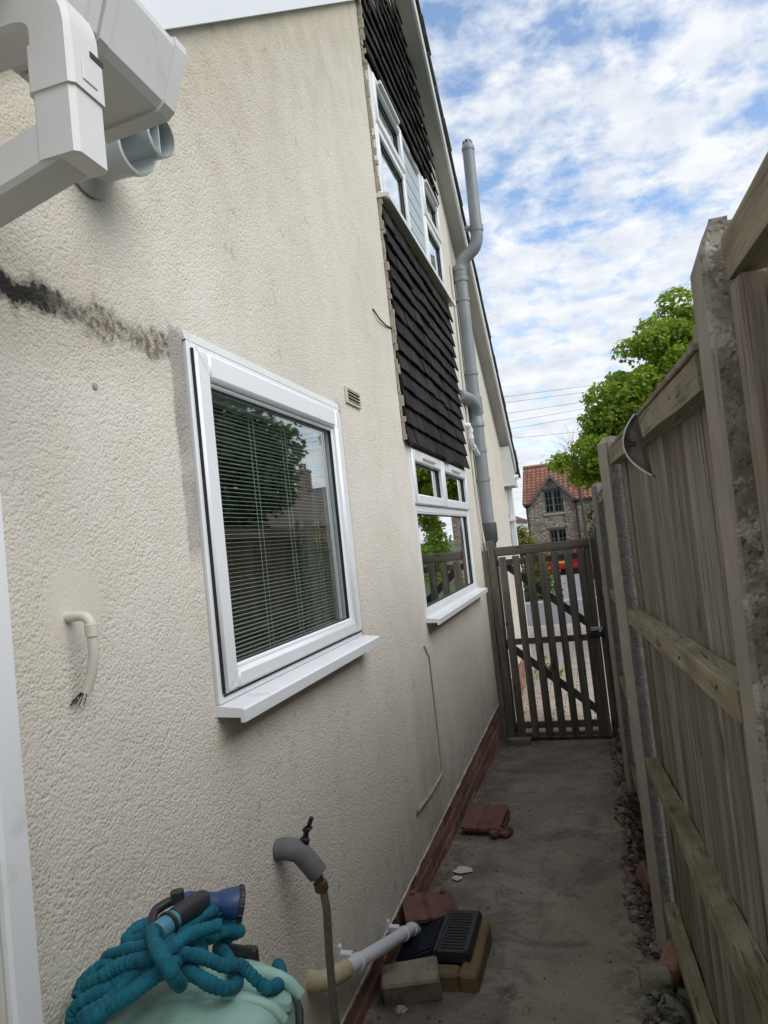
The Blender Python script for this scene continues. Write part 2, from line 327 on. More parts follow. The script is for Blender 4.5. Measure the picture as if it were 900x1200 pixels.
M['mint'] = simple('mint_green_plastic', (.33, .53, .455), (.28, .475, .40), 4, .45, .15, 200, dirt=(.17, .25, .20), dlo=.56, dhi=.8, dscale=16)
M['foam'] = simple('grey_pipe_lagging', (.17, .165, .175), (.13, .127, .135), 26, .95, .5, 200)
M['brass'] = simple('tarnished_brass', (.22, .15, .07), (.12, .08, .045), 20, .5, metal=.8)
M['braid'] = simple('braided_steel_hose', (.30, .275, .24), (.15, .135, .11), 160, .5, .6, 400, .002, metal=.5)
M['cream_pipe'] = simple('cream_plastic_pipe', (.66, .65, .58), (.58, .56, .48), 8, .5, dirt=(.28, .24, .16), dlo=.6, dhi=.8, dscale=14)
M['yellowed'] = simple('yellowed_plastic_elbow', (.52, .46, .30), (.42, .36, .22), 14, .5, dirt=(.25, .2, .12), dlo=.6, dhi=.85, dscale=20)
M['white_pipe'] = simple('white_waste_pipe', (.74, .76, .80), (.68, .70, .74), 5, .35)
M['cable'] = simple('grey_cable', (.42, .385, .32), (.29, .26, .215), 12, .6)
M['red_tile'] = simple('red_brown_roof_tile', (.20, .085, .058), (.13, .058, .043), 18, .8, .5, 90, .002, rand=.2, dirt=(.07, .045, .035), dlo=.52, dhi=.8, dscale=14)
M['buff'] = simple('buff_painted_surround', (.23, .15, .068), (.14, .095, .045), 13, .85, .6, 90, .003, dirt=(.10, .075, .04), dlo=.5, dhi=.75, dscale=12)
M['pale_brick'] = simple('pale_dirty_brick', (.30, .27, .20), (.19, .165, .115), 14, .9, .7, 90, .003, dirt=(.11, .065, .035), dlo=.5, dhi=.68, dscale=12)
M['paint_chip'] = simple('flaked_white_paint', (.62, .60, .53), rough=.8)
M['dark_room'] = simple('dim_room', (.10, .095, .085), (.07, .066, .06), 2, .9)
M['blind'] = simple('white_blind_slat', (.80, .81, .80), rough=.5)
M['panel_grey'] = simple('pale_grey_panel', (.42, .47, .49), (.38, .43, .45), 3, .45)
M['vent'] = simple('cream_vent_plastic', (.62, .58, .48), rough=.5, dirt=(.3, .27, .2), dlo=.6, dhi=.8)
M['stone'] = simple('loose_stone', (.22, .20, .17), (.12, .11, .095), 25, .95, .7, 90, .004, rand=.35)
M['gravel'] = simple('gravel_mix', (.21, .195, .165), (.10, .09, .075), 60, .95, .6, 160, .004)
M['twig'] = simple('dead_leaf', (.10, .055, .03), (.06, .04, .025), 60, .9)
M['bark'] = simple('bark', (.09, .075, .055), (.05, .042, .032), 20, .95, .8, 40, .01)
M['slate_paint'] = simple('grey_green_window_paint', (.10, .125, .125), (.08, .10, .10), 3, .5)
M['black_iron'] = simple('black_rainwater_iron', (.02, .022, .024), rough=.5)
M['dark_pane'] = glass_mat('cottage_glass', 1.8, (.5, .5, .5))
M['car_red'] = simple('red_car_paint', (.33, .008, .012), (.30, .007, .01), 3, .22)
M['plate'] = simple('yellow_number_plate', (.62, .36, .03), rough=.4)
M['lamp_red'] = simple('red_tail_lamp', (.35, .01, .01), rough=.15)
M['tyre'] = simple('tyre_rubber', (.02, .02, .02), rough=.85)
M['far_brick'] = simple('far_house_brick', (.26, .16, .11), (.2, .12, .09), 3, .9)
M['far_roof'] = simple('far_house_roof', (.12, .085, .07), (.09, .065, .055), 4, .9)
M['wire'] = simple('overhead_wire', (.2, .2, .21), rough=.6)

def path_mat():
    mt, t, p, o = base('old_concrete_path'); v = pos(t); x, y, z = xyz(t)
    c = ramp(t, noise(t, v, 1.6, 6, .6, .4), [(.3, (.165, .136, .104)), (.5, (.275, .231, .178)), (.7, (.36, .308, .243))])
    c = mix(t, ramp(t, noise(t, v, 3.4, 6, .7, .8), [(.5, 0.), (.66, .65)]), c, (.062, .058, .051))      # damp dark patches
    c = mix(t, mth(t, 'MULTIPLY', mrange(t, x, .5, .15, 0, .6), ramp(t, noise(t, v, 5, 6, .65), [(.4, 0.), (.6, 1.)])), c, (.07, .064, .052))
    c = mix(t, ramp(t, noise(t, v, 70, 3, .6), [(.62, 0.), (.72, .6)]), c, (.40, .375, .33))
    c = mix(t, ramp(t, noise(t, v, 34, 3, .6), [(.60, 0.), (.72, .55)]), c, (.12, .11, .095))
    c = mix(t, ramp(t, noise(t, v, 13, 4, .6), [(.66, 0.), (.74, .45)]), c, (.50, .46, .39))
    wv = nn(t, 'ShaderNodeVectorMath', operation='ADD'); t.links.new(v, wv.inputs[0]); nz = nn(t, 'ShaderNodeTexNoise', Scale=2.5, Detail=7.0); t.links.new(v, nz.inputs['Vector']); t.links.new(nz.outputs['Color'], wv.inputs[1])
    ck = nn(t, 'ShaderNodeTexVoronoi', Scale=.75, feature='DISTANCE_TO_EDGE'); t.links.new(wv.outputs[0], ck.inputs['Vector'])
    c = mix(t, ramp(t, ck.outputs['Distance'], [(.001, .5), (.004, 0.)]), c, (.03, .028, .022))
    mo = mth(t, 'MULTIPLY', mth(t, 'MAXIMUM', mrange(t, x, .80, .95), mrange(t, x, .12, .0)), ramp(t, noise(t, v, 18, 6, .7), [(.46, 0.), (.60, .8)]))
    c = mix(t, mo, c, (.055, .058, .026))
    t.links.new(c, p.inputs['Base Color']); p.inputs['Roughness'].default_value = .85
    h = mth(t, 'ADD', noise(t, v, 45, 6, .7), mth(t, 'MULTIPLY', noise(t, v, 190, 2, .6), .5)); bump(t, p, h, .6, .004)
    return mt
M['path'] = path_mat()
M['earth'] = simple('dry_earth', (.09, .078, .06), (.055, .048, .038), 12, .95, .8, 60, .01)
M['grass'] = simple('rough_grass_ground', (.075, .10, .035), (.05, .075, .025), 6, .95, .8, 50, .02)
M['tarmac'] = simple('grey_tarmac', (.17, .17, .168), (.14, .14, .14), 7, .9, .4, 120, .004)
M['drive'] = simple('pale_gravel_drive', (.26, .257, .247), (.21, .207, .20), 5, .95, .5, 70, .006)
M['kerb'] = simple('pale_kerb', (.45, .44, .41), (.36, .35, .33), 6, .9)
M['paver'] = simple('pink_buff_paver', (.43, .36, .30), (.35, .295, .25), 9, .9, .4, 110, .003, rand=.16)
def paving_mat():
    mt, t, p, o = base('block_paving'); g = t.nodes.new('ShaderNodeNewGeometry')
    b = nn(t, 'ShaderNodeTexBrick', Scale=1.0); b.inputs['Color1'].default_value = (.42, .35, .29, 1); b.inputs['Color2'].default_value = (.34, .285, .24, 1); b.inputs['Mortar'].default_value = (.17, .15, .12, 1)
    b.inputs['Mortar Size'].default_value = .006; b.inputs['Brick Width'].default_value = .2; b.inputs['Row Height'].default_value = .1; t.links.new(g.outputs['Position'], b.inputs['Vector'])
    t.links.new(b.outputs[0], p.inputs['Base Color']); p.inputs['Roughness'].default_value = .9; bump(t, p, b.outputs['Fac'], -.4, .006); return mt
M['paving'] = paving_mat()
def rubble_mat():
    mt, t, p, o = base('rubble_stone_walling'); v = pos(t, (1, 1, 1.9))
    vo = nn(t, 'ShaderNodeTexVoronoi', Scale=4.2); t.links.new(v, vo.inputs['Vector']); ve = nn(t, 'ShaderNodeTexVoronoi', Scale=4.2, feature='DISTANCE_TO_EDGE'); t.links.new(v, ve.inputs['Vector'])
    s = t.nodes.new('ShaderNodeSeparateColor'); t.links.new(vo.outputs['Color'], s.inputs[0])
    c = ramp(t, s.outputs[0], [(.0, (.18, .15, .12)), (.35, (.33, .275, .215)), (.7, (.44, .38, .30)), (1., (.26, .205, .165))])
    c = mix(t, ramp(t, ve.outputs['Distance'], [(.02, 1.), (.07, 0.)]), c, (.24, .22, .185))
    c = mix(t, ramp(t, noise(t, v, 1.2, 5, .6), [(.4, 0.), (.7, .4)]), c, (.12, .11, .09))
    t.links.new(c, p.inputs['Base Color']); p.inputs['Roughness'].default_value = .95; bump(t, p, ramp(t, ve.outputs['Distance'], [(.0, 0.), (.12, 1.)]), .8, .05); return mt
M['rubble'] = rubble_mat()
M['pantile'] = simple('orange_pantile', (.30, .135, .09), (.21, .088, .06), 3.2, .85, .5, 12, .02, dirt=(.15, .085, .06), dlo=.5, dhi=.75, dscale=1.6)
def leaf_mat(name, c1, c2, c3, tr=.35):
    mt, t, p, o = base(name); g = t.nodes.new('ShaderNodeNewGeometry')
    c = ramp(t, g.outputs['Random Per Island'], [(.0, c1), (.5, c2), (1., c3)])
    v = pos(t); c = mix(t, ramp(t, noise(t, v, 1.4, 3, .5), [(.4, 0.), (.65, .45)]), c, c1)
    t.links.new(c, p.inputs['Base Color']); p.inputs['Roughness'].default_value = .55; p.inputs['Specular IOR Level'].default_value = .3
    td = nn(t, 'ShaderNodeBsdfTranslucent'); t.links.new(mix(t, 1., c, (1.5, 1.5, .7), 'MULTIPLY'), td.inputs[0]); ms = nn(t, 'ShaderNodeMixShader'); ms.inputs[0].default_value = tr
    t.links.new(p.outputs[0], ms.inputs[1]); t.links.new(td.outputs[0], ms.inputs[2]); t.links.new(ms.outputs[0], o.inputs[0]); return mt
M['leaf'] = leaf_mat('maple_leaf', (.15, .225, .026), (.24, .335, .042), (.33, .43, .075), .5)
M['leaf_dark'] = leaf_mat('dark_maple_leaf', (.035, .075, .014), (.06, .115, .022), (.09, .15, .03), .3)
M['leaf_shrub'] = leaf_mat('shrub_leaf', (.10, .12, .02), (.17, .18, .03), (.24, .23, .045), .3)
M['leaf_hedge'] = leaf_mat('hedge_leaf', (.03, .06, .014), (.05, .09, .02), (.075, .12, .025), .25)

# ------------------------------------------------------------------ setting: ground
def S(y): return .053 * (6.5 - y) if y < 6.5 else -.016 * (y - 6.5)
def sheet(name, mat, x0, x1, y0, y1, dz, step=.5, nx=1):
    b = bmesh.new(); n = max(1, int(math.ceil((y1 - y0) / step))); rows = []
    for i in range(n + 1):
        y = y0 + (y1 - y0) * i / n
        rows.append([b.verts.new((x0 + (x1 - x0) * j / nx, y, S(y) + dz)) for j in range(nx + 1)])
    for a, c in zip(rows, rows[1:]):
        for j in range(nx): b.faces.new((a[j], a[j + 1], c[j + 1], c[j]))
    mb = MB(); mb.bm.free(); mb.bm = b
    return tag(mb.build(name, mat), kind='structure')
def ground():
    b = bmesh.new(); ys = [-300, -40, -6, -3, 0, 3, 6.5, 10, 15, 21, 40, 60, 300, 900]; rows = []
    for y in ys:
        z = S(max(-3, min(45, y))) - .2
        rows.append([b.verts.new((x, y, z)) for x in (-900, -60, 0, 60, 900)])
    for a, c in zip(rows, rows[1:]):
        for j in range(4): b.faces.new((a[j], a[j + 1], c[j + 1], c[j]))
    mb = MB(); mb.bm.free(); mb.bm = b; tag(mb.build('ground', M['grass']), kind='structure')
ground()
sheet('path', M['path'], -.02, .965, -3, 6.44, 0.0)
sheet('border_earth', M['earth'], .90, 1.25, -3, 9.5, -.012)
sheet('paving', M['mortar'], -.15, 1.25, 6.47, 10.6, -.004)
pav = bpy.data.objects['paving']
sheet('paving_beyond', M['paving'], -6, 3.2, 10.6, 14.9, 0.0)
sheet('road', M['tarmac'], -80, 80, 15.05, 20.9, -.06)
sheet('driveway', M['drive'], -2.6, 1.6, 21.05, 37.6, -.02)
mb = MB(); mb.b2((-40, 14.9, S(15) - .15), (40, 15.05, S(15) + .01), .01); tag(mb.build('kerb', M['kerb']), kind='structure')
mb = MB(); mb.b2((-40, 20.9, S(21) - .15), (40, 21.05, S(21) + .0), .01); tag(mb.build('kerb', M['kerb']), kind='structure')
pm = MB(); pm.box((0, 0, 0), (.19, .092, .03), bev=.006); paver_me = mesh_only(pm, 'paver', M['paver'])
k = 0; yy = 6.55
while yy < 10.55:
    xx = -.1 + (.1 if k % 2 else 0)
    while xx < 1.2:
        inst('paver', paver_me, pav, (xx, yy, S(yy) + random.uniform(-.002, .002)), (R(random.uniform(-.8, .8)) - math.atan(.016), R(random.uniform(-.8, .8)), R(random.uniform(-.7, .7))))
        xx += .2
    yy += .1; k += 1

# ------------------------------------------------------------------ house
house = thing('house', 'cream roughcast gable house with dark hung tiles, filling the left side', 'house', (0, 3, 0))
YR, YF = .55, 9.1
def zrear(y): return 3.21 + .778 * (y - 1.54)
def zfront(y): return 2.70 + .779 * (9.52 - y)      # top of the front roof slope
YRIDGE = (2.70 + .779 * 9.52 - (3.21 - .778 * 1.54) - .40) / (.778 + .779)
def ztop(y): return min(zrear(y) + .1, zfront(y) - .12)
BAY = (3.88, 5.95)
W1 = (1.60, 2.77, 1.505, 2.467); W2 = (3.98, 5.95, 1.42, 2.425); W3 = (3.95, 5.95, 3.88, 4.70)
mb = MB()
YT = (2.70 + .779 * 9.52 - .12 - (3.21 - .778 * 1.54) - .1) / (.778 + .779)
ybr = sorted([YR, 1.0, W1[0], W1[1], W3[0], W2[0], W2[1], 7.2, YF, YT]); zbr = sorted([.34, W1[2], W2[2], W2[3] + .01, W1[3], W3[2], W3[3]])
for a, b in zip(ybr, ybr[1:]):
    if b - a < 1e-4: continue
    for lo, hi in zip(zbr, zbr[1:] + [99]):
        ym = (a + b) / 2; zm = (lo + hi) / 2
        if W1[0] < ym < W1[1] and W1[2] < zm < W1[3]: continue
        if W2[0] < ym < W2[1] and W2[2] < zm < W2[3] + .005: continue
        if W3[0] < ym < W3[1] and W3[2] < zm < W3[3]: continue
        P4_ = [(a, lo), (b, lo), (b, hi), (a, hi)]; o_ = []
        for i in range(4):           # clip against the straight roof line of this strip
            p, q = P4_[i], P4_[(i + 1) % 4]; dp_, dq_ = ztop(p[0]) - p[1], ztop(q[0]) - q[1]
            if dp_ >= 0: o_.append(p)
            if dp_ * dq_ < 0: t = dp_ / (dp_ - dq_); o_.append((p[0] + (q[0] - p[0]) * t, p[1] + (q[1] - p[1]) * t))
        if len(o_) > 2: mb.poly([(0, y, z) for y, z in o_])
# reveals
for (y0, y1, z0, z1) in (W1, W2, W3):
    mb.poly([(0, y0, z0), (0, y0, z1), (-.22, y0, z1), (-.22, y0, z0)]); mb.poly([(0, y1, z0), (0, y1, z1), (-.22, y1, z1), (-.22, y1, z0)])
    mb.poly([(0, y0, z1), (0, y1, z1), (-.22, y1, z1), (-.22, y0, z1)]); mb.poly([(0, y0, z0), (0, y1, z0), (-.22, y1, z0), (-.22, y0, z0)])
D = 0.0; zb0 = W2[3] + .01
# other walls
mb.poly([(0, YF, -.3), (-8, YF, -.3), (-8, YF, ztop(YF)), (0, YF, ztop(YF))])
mb.poly([(0, YR, -.3), (-8, YR, -.3), (-8, YR, ztop(YR)), (0, YR, ztop(YR))])
mb.poly([(-8, YR, -.3), (-8, YF, -.3), (-8, YF, ztop(YF)), (-8, YT, ztop(YT)), (-8, YR, ztop(YR))])
wall = mb.build('wall', M['render'], house)
# ragged bell-cast lip above the plinth
mb = MB(); yv = YR
while yv < YF:
    q = min(YF, yv + random.uniform(.025, .07)); mb.b2((-.012, yv, .334 + random.uniform(0, .008)), (.003 + random.uniform(0, .004), q + .002, .350), .002); yv = q
tag(mb.build('render_lip', M['render'], house), kind='stuff')
# mortar fillet down the side of the hung tiles
mb = MB(); zz = 2.44
while zz < 5.3:
    q = zz + random.uniform(.02, .06); mb.b2((.001, 3.876 + random.uniform(-.004, .003), zz), (.020 + random.uniform(-.010, .012), 3.884 + random.uniform(-.003, .008), q + .004), .003, jit=.003)
    zz = q
tag(mb.build('mortar_fillet', M['mortar'], house), kind='stuff')
# plinth of bricks
mb = MB(); mb.b2((-.25, YR, -.35), (-.0115, YF - .002, .338)); plinth = mb.build('plinth', M['mortar'], house)
bm_ = MB(); bm_.box((0, 0, 0), (.05, .2125, .064), bev=.004, jit=.0012); brick_me = mesh_only(bm_, 'brick', M['brick'])
for c in range(6):
    zc_ = .338 - .036 - .0745 * c; yv = 1.55 + (.1125 if c % 2 else 0)
    while yv < YF - .12:
        if zc_ + .04 > S(yv) - .01:
            inst('brick', brick_me, plinth, (-.032 + random.uniform(-.002, .003), yv, zc_ + random.uniform(-.002, .002)), (R(random.uniform(-.5, .5)), 0, R(random.uniform(-.5, .5))))
        yv += .225
# hung tiles
tm = MB(); tm.box((0, 0, 0), (.013, .176, .150), bev=.003)
for v in tm.bm.verts: v.co.x += -.006 * (v.co.y / .088) ** 2
tile_me = mesh_only(tm, 'tile', M['tile'])
def hang(name, y0, y1, z0, z1, limit=None):
    par = MB(); par.b2((.003, y0 + .01, z0 + .02), (.009, y1 - .01, z1 if not limit else z0 + .3)); root = par.build(name, M['gasket'], house)
    r = 0; z = z0 + .07
    while z < z1:
        yv = y0 + .088 + (.088 if r % 2 else 0) - (.0 if r % 2 == 0 else .176 * .0); off = 0
        ys = []
        yv = y0 + .088
        if r % 2: ys.append((y0 + .044, .5)); yv += .088
        while yv < y1 - .06: ys.append((yv, 1)); yv += .1785
        if y1 - (yv - .089) > .05: ys.append(((yv - .089 + y1) / 2, (y1 - (yv - .089)) / .178))
        for yt, sy in ys:
            if limit and z > limit(yt) - .05: continue
            slip = random.random() < .04
            inst('tile', tile_me, root, (.030 + random.uniform(-.003, .003), yt, z + random.uniform(-.003, .003) - (.018 if slip else 0)), (R(random.uniform(-.8, .8)), R(-11 + random.uniform(-1.5, 1.5)), R(random.uniform(-1.5, 1.5))), (1, sy * random.uniform(.97, .995), 1))
        z += .105; r += 1
    return root
hang('tile_hanging', 3.885, 5.96, zb0 - .005, 3.78)
up = hang('tile_hanging', 3.885, 5.92, 4.705, 6.2, lambda y: min(zrear(y) + .02, zfront(y) - .23))
# windows
def frame_ring(mb, x0, x1, y0, y1, z0, z1, wy0, wy1, wz0, wz1, bev=.004):
    mb.b2((x0, y0, z0), (x1, y0 + wy0, z1), bev); mb.b2((x0, y1 - wy1, z0), (x1, y1, z1), bev)
    mb.b2((x0 + .0007, y0 + wy0 - .002, z1 - wz1), (x1 - .0007, y1 - wy1 + .002, z1), bev); mb.b2((x0 + .0007, y0 + wy0 - .002, z0), (x1 - .0007, y1 - wy1 + .002, z0 + wz0), bev)
def pane(par, x, y0, y1, z0, z1):
    g = MB(); g.b2((x - .004, y0 - .003, z0 - .003), (x + .004, y1 + .003, z1 + .003)); return g.build('pane', M['glass'], par)
def gasket(par, x, y0, y1, z0, z1, t=.006):
    g = MB(); frame_ring(g, x, x + .012, y0 - .001, y1 + .001, z0 - .001, z1 + .001, t, t, t, t, 0); return g.build('gasket', M['gasket'], par)
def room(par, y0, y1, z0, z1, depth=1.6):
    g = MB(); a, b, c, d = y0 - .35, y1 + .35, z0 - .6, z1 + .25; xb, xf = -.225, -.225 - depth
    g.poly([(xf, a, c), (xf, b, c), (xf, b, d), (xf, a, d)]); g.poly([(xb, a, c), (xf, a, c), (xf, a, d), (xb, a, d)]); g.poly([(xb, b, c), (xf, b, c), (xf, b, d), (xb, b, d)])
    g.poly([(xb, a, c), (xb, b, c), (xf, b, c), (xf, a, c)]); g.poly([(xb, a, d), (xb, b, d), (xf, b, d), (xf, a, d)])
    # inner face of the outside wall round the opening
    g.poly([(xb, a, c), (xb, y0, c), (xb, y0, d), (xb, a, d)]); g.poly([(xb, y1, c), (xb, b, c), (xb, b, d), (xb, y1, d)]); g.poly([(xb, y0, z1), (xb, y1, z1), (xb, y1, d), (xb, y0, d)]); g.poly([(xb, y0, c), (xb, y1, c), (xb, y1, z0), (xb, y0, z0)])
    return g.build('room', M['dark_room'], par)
def sill(par, y0, y1, z0, z1, xo, mat):
    g = MB(); g.prism([(-.05, y0, z1), (xo - .006, y0, z1 - .014), (xo, y0, z1 - .018), (xo, y0, z1 - .048), (xo - .012, y0, z1 - .048), (xo - .012, y0, z1 - .036), (-.05, y0, z1 - .03)], (0, y1 - y0, 0))
    return g.build('sill', mat, par)
# 1: the near window, one sash
wn = MB(); frame_ring(wn, -.06, .012, 1.605, 2.765, 1.505, 2.44, .028, .028, .03, .03); win1 = wn.build('window', M['upvc'], house); tag(win1, 'nearest white window with horizontal blinds behind one big pane')
g = MB(); frame_ring(g, -.035, .024, 1.622, 2.752, 1.527, 2.425, .072, .07, .05, .075, .01); g.build('sash', M['upvc'], win1, 40)
# bead slopes inwards to the pane
g = MB(); frame_ring(g, -.03, .006, 1.692, 2.684, 1.575, 2.352, .016, .016, .014, .014, .005); g.build('bead', M['upvc'], win1)
g = MB(); g.b2((-.01, 1.6165, 1.53), (.0195, 1.6215, 2.42)); g.b2((-.01, 1.622, 1.5225), (.016, 2.752, 1.5265)); g.build('seal', M['gasket'], win1)
for (ya_, za_, yb_, zb__) in ((1.624, 2.423, 1.692, 2.352), (2.750, 2.423, 2.684, 2.352), (1.624, 1.529, 1.692, 1.576), (2.750, 1.529, 2.684, 1.576)): g = MB(); g.tube([(.0238, ya_, za_), (.0238, yb_, zb__)], .0007, 4); g.build('weld_line', M['cable'], win1)
gasket(win1, -.012, 1.706, 2.67, 1.587, 2.340)
pane(win1, -.018, 1.706, 2.67, 1.587, 2.340)
g = MB(); g.prism([(-.03, 1.6, 2.44), (.010, 1.6, 2.44), (.003, 1.6, 2.466), (-.03, 1.6, 2.466)], (0, 1.18, 0)); g.build('head_trim', M['upvc_old'], win1)
sill(win1, 1.60, 2.79, 1.45, 1.510, .078, M['upvc'])
g = MB()
for i in range(7):
    y = 1.615 + random.uniform(0, .05) if i < 4 else random.uniform(1.7, 2.75); x = random.uniform(.035, .062); g.lathe([(0, .002), (.003, .0015), (.0035, 0)], (x, y, 1.494 - (x - .02) * .1), (0, 0, 1), 8)
g.build('drain_hole', M['gasket'], win1)
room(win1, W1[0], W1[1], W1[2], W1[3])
# venetian blind in the near window
blind = thing('window_blind', 'white horizontal slatted blind hanging inside the nearest window', 'blind', (-.065, 2.19, 2.33))
g = MB(); g.b2((-.085, 1.69, 2.325), (-.05, 2.70, 2.36), .003); g.build('headrail', M['blind'], blind)
sm = MB(); sm.box((0, 0, 0), (.0105, .985, .0008)); slat_me = mesh_only(sm, 'slat', M['blind'])
z = 2.318
while z > 1.585:
    inst('slat', slat_me, blind, (-.067, 2.19 + random.uniform(-.001, .001), z), (0, R(1 + random.uniform(-1.5, 1.5)), 0)); z -= .0126
for y in (1.79, 1.82, 2.06, 2.09, 2.31, 2.34, 2.55, 2.58):
    g = MB(); g.tube([(-.0585, y, 2.325), (-.0585, y, 1.58)], .0009, 5); g.build('ladder_cord', M['blind'], blind)
# 2: the far ground-floor window: two top lights over a big pane
wn = MB(); y0, y1, z0, z1 = W2; frame_ring(wn, -.07, .0, y0 + .004, y1 - .006, z0, z1 - .006, .05, .05, .04, .04)
wn.b2((-.07, y0 + .05, 2.035), (-.002, y1 - .05, 2.075), .004); win2 = wn.build('window', M['upvc'], house); tag(win2, 'far ground floor window with two opening top lights')
for a, b in ((4.0, 4.905), (4.915, 5.925)):
    g = MB(); frame_ring(g, -.05, .018, a, b, 2.078, 2.41, .05, .055, .062, .075, .008); sh = g.build('top_light', M['upvc'], win2, 40)
    gasket(sh, -.02, a + .05, b - .055, 2.14, 2.335); pane(sh, -.025, a + .05, b - .055, 2.14, 2.335)
    c = (a + b) / 2; g = MB(); g.b2((.016, c - .19, 2.362), (.030, c + .17, 2.378), .003); g.b2((.016, c - .16, 2.355), (.024, c + .14, 2.363), .002); g.build('trickle_vent', M['upvc_old'], win2)
g = MB(); frame_ring(g, -.045, -.004, y0 + .05, y1 - .052, z0 + .038, 2.037, .012, .02, .012, .012, .004); g.build('bead', M['upvc'], win2)
gasket(win2, -.03, y0 + .06, y1 - .07, z0 + .05, 2.026); pane(win2, -.035, y0 + .06, y1 - .07, z0 + .05, 2.026)
sill(win2, 3.965, 6.01, 1.352, 1.428, .075, M['upvc'])
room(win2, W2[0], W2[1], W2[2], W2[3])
g = MB()
for i in range(26): g.prism([(-.16 + .015 * math.sin(i * 1.9), 5.0 + i * .04, 1.42), (-.16 + .015 * math.sin(i * 1.9 + 1.9), 5.04 + i * .04, 1.42), (-.16 + .015 * math.sin(i * 1.9 + 1.9), 5.04 + i * .04, 2.42), (-.16 + .015 * math.sin(i * 1.9), 5.0 + i * .04, 2.42)], (-.004, 0, 0))
cu = g.build('curtain', simple('grey_curtain', (.20, .20, .20), (.15, .15, .155), 6, .9)); tag(cu, 'grey gathered curtain at the right inside the far ground floor window', 'curtain')
# 3: the upstairs window: two lights with a boarded middle
xo = 0.006; y0, y1, z0, z1 = W3
wn = MB(); frame_ring(wn, xo - .06, xo + .012, y0, y1, z0, z1, .045, .045, .04, .04); wn.b2((xo - .05, 4.66, z0 + .03), (xo + .010, 4.71, z1 - .03), .004); wn.b2((xo - .05, 5.25, z0 + .03), (xo + .010, 5.302, z1 - .03), .004)
win3 = wn.build('window', M['upvc'], house); tag(win3, 'upstairs window between two fields of dark hung tiles')
for a, b in ((3.985, 4.66), (5.30, 5.915)):
    g = MB(); frame_ring(g, xo - .05, xo + .026, a, b, 4.36, 4.665, .045, .045, .05, .045, .008); sh = g.build('top_light', M['upvc'], win3, 40)
    gasket(sh, xo - .012, a + .045, b - .045, 4.41, 4.62); pane(sh, xo - .018, a + .045, b - .045, 4.41, 4.62)
    c = (a + b) / 2; g = MB(); g.b2((xo + .024, c - .24, 4.64), (xo + .046, c + .22, 4.664), .003); g.build('trickle_vent', M['upvc_old'], win3)
    g = MB(); frame_ring(g, xo - .045, xo + .016, a, b, z0 + .038, 4.352, .035, .035, .035, .045, .006); s2_ = g.build('sash', M['upvc'], win3, 40)
    gasket(s2_, xo - .012, a + .035, b - .035, z0 + .073, 4.307); pane(s2_, xo - .018, a + .035, b - .035, z0 + .073, 4.307)
for i in range(6):
    g = MB(); g.b2((xo - .03, 4.708, z0 + .045 + i * .118), (xo - .004, 5.252, z0 + .045 + i * .118 + .112), .004); g.build('infill_board', M['panel_grey'], win3)
sill(win3, 3.87, 6.02, 3.815, 3.878, .075, M['upvc_old'])
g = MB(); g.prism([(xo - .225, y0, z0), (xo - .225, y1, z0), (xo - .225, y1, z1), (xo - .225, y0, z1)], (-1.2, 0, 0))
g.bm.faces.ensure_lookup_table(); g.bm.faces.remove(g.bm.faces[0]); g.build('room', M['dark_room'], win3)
# roof
mb = MB(); XB = -8.3
mb.prism([(.11, YRIDGE, zfront(YRIDGE) - .03), (.11, 9.55, zfront(9.55) - .03), (.11, 9.55, zfront(9.55) - .10), (.11, YRIDGE, zfront(YRIDGE) - .10)], (XB, 0, 0))
mb.prism([(.045, YRIDGE - .003, zrear(YRIDGE) + .42), (.045, .35, zrear(.35) + .42), (.045, .35, zrear(.35) + .34), (.045, YRIDGE - .003, zrear(YRIDGE) + .34)], (XB, 0, 0))
roof = mb.build('roof', M['roof_tile'], house)
vt = MB(); vt.box((0, 0, 0), (.34, .30, .022), bev=.005, jit=.002); vt_me = mesh_only(vt, 'verge_tile', M['roof_tile'])
yv = YRIDGE + .1
while yv < 9.65:
    inst('verge_tile', vt_me, roof, (-.008 + random.uniform(-.006, .008), yv, zfront(yv) - .012 + random.uniform(-.003, .004)), (-math.atan(.78) + R(3.0), 0, R(random.uniform(-1, 1)))); yv += .205
def slope_board(name, x0, x1, y0, y1, zf, lo, hi, mat, par):
    g = MB(); g.prism([(x0, y0, zf(y0) + lo), (x0, y1, zf(y1) + lo), (x0, y1, zf(y1) + hi), (x0, y0, zf(y0) + hi)], (x1 - x0, 0, 0)); return g.build(name, mat, par)
slope_board('bargeboard', .118, .136, YRIDGE - .1, 9.40, zfront, -.165, -.03, M['board_white'], house)
slope_board('soffit', .001, .117, YRIDGE, 9.1, zfront, -.165, -.150, simple('shade_grey_soffit', (.46, .455, .44), (.36, .355, .34), 3, .7, dirt=(.2, .19, .17), dlo=.6, dhi=.85), house)  # base greyed to carry the shade under the verge, with mottled dirt over it
b2 = slope_board('bargeboard', .004, .03, .5, YRIDGE + .06, zrear, 0, .36, M['board_white'], house); tag(b2, 'wide white bargeboard rising at the top left')
g = MB(); g.prism([(.001, 8.95, 2.93), (.001, 8.95, 2.45), (.001, 9.5, 2.45), (.001, 9.5, 2.53)], (.115, 0, 0)); g.b2((.001, 8.93, 2.435), (.124, 9.52, 2.449), .002); g.build('eave_box', M['upvc_old'], house)
g = MB(); g.b2((-8, 9.12, 2.40), (-.002, 9.34, 2.44)); g.b2((-8, 9.46, 2.44), (-.002, 9.5, 2.60)); g.build('fascia', M['board_white'], house)
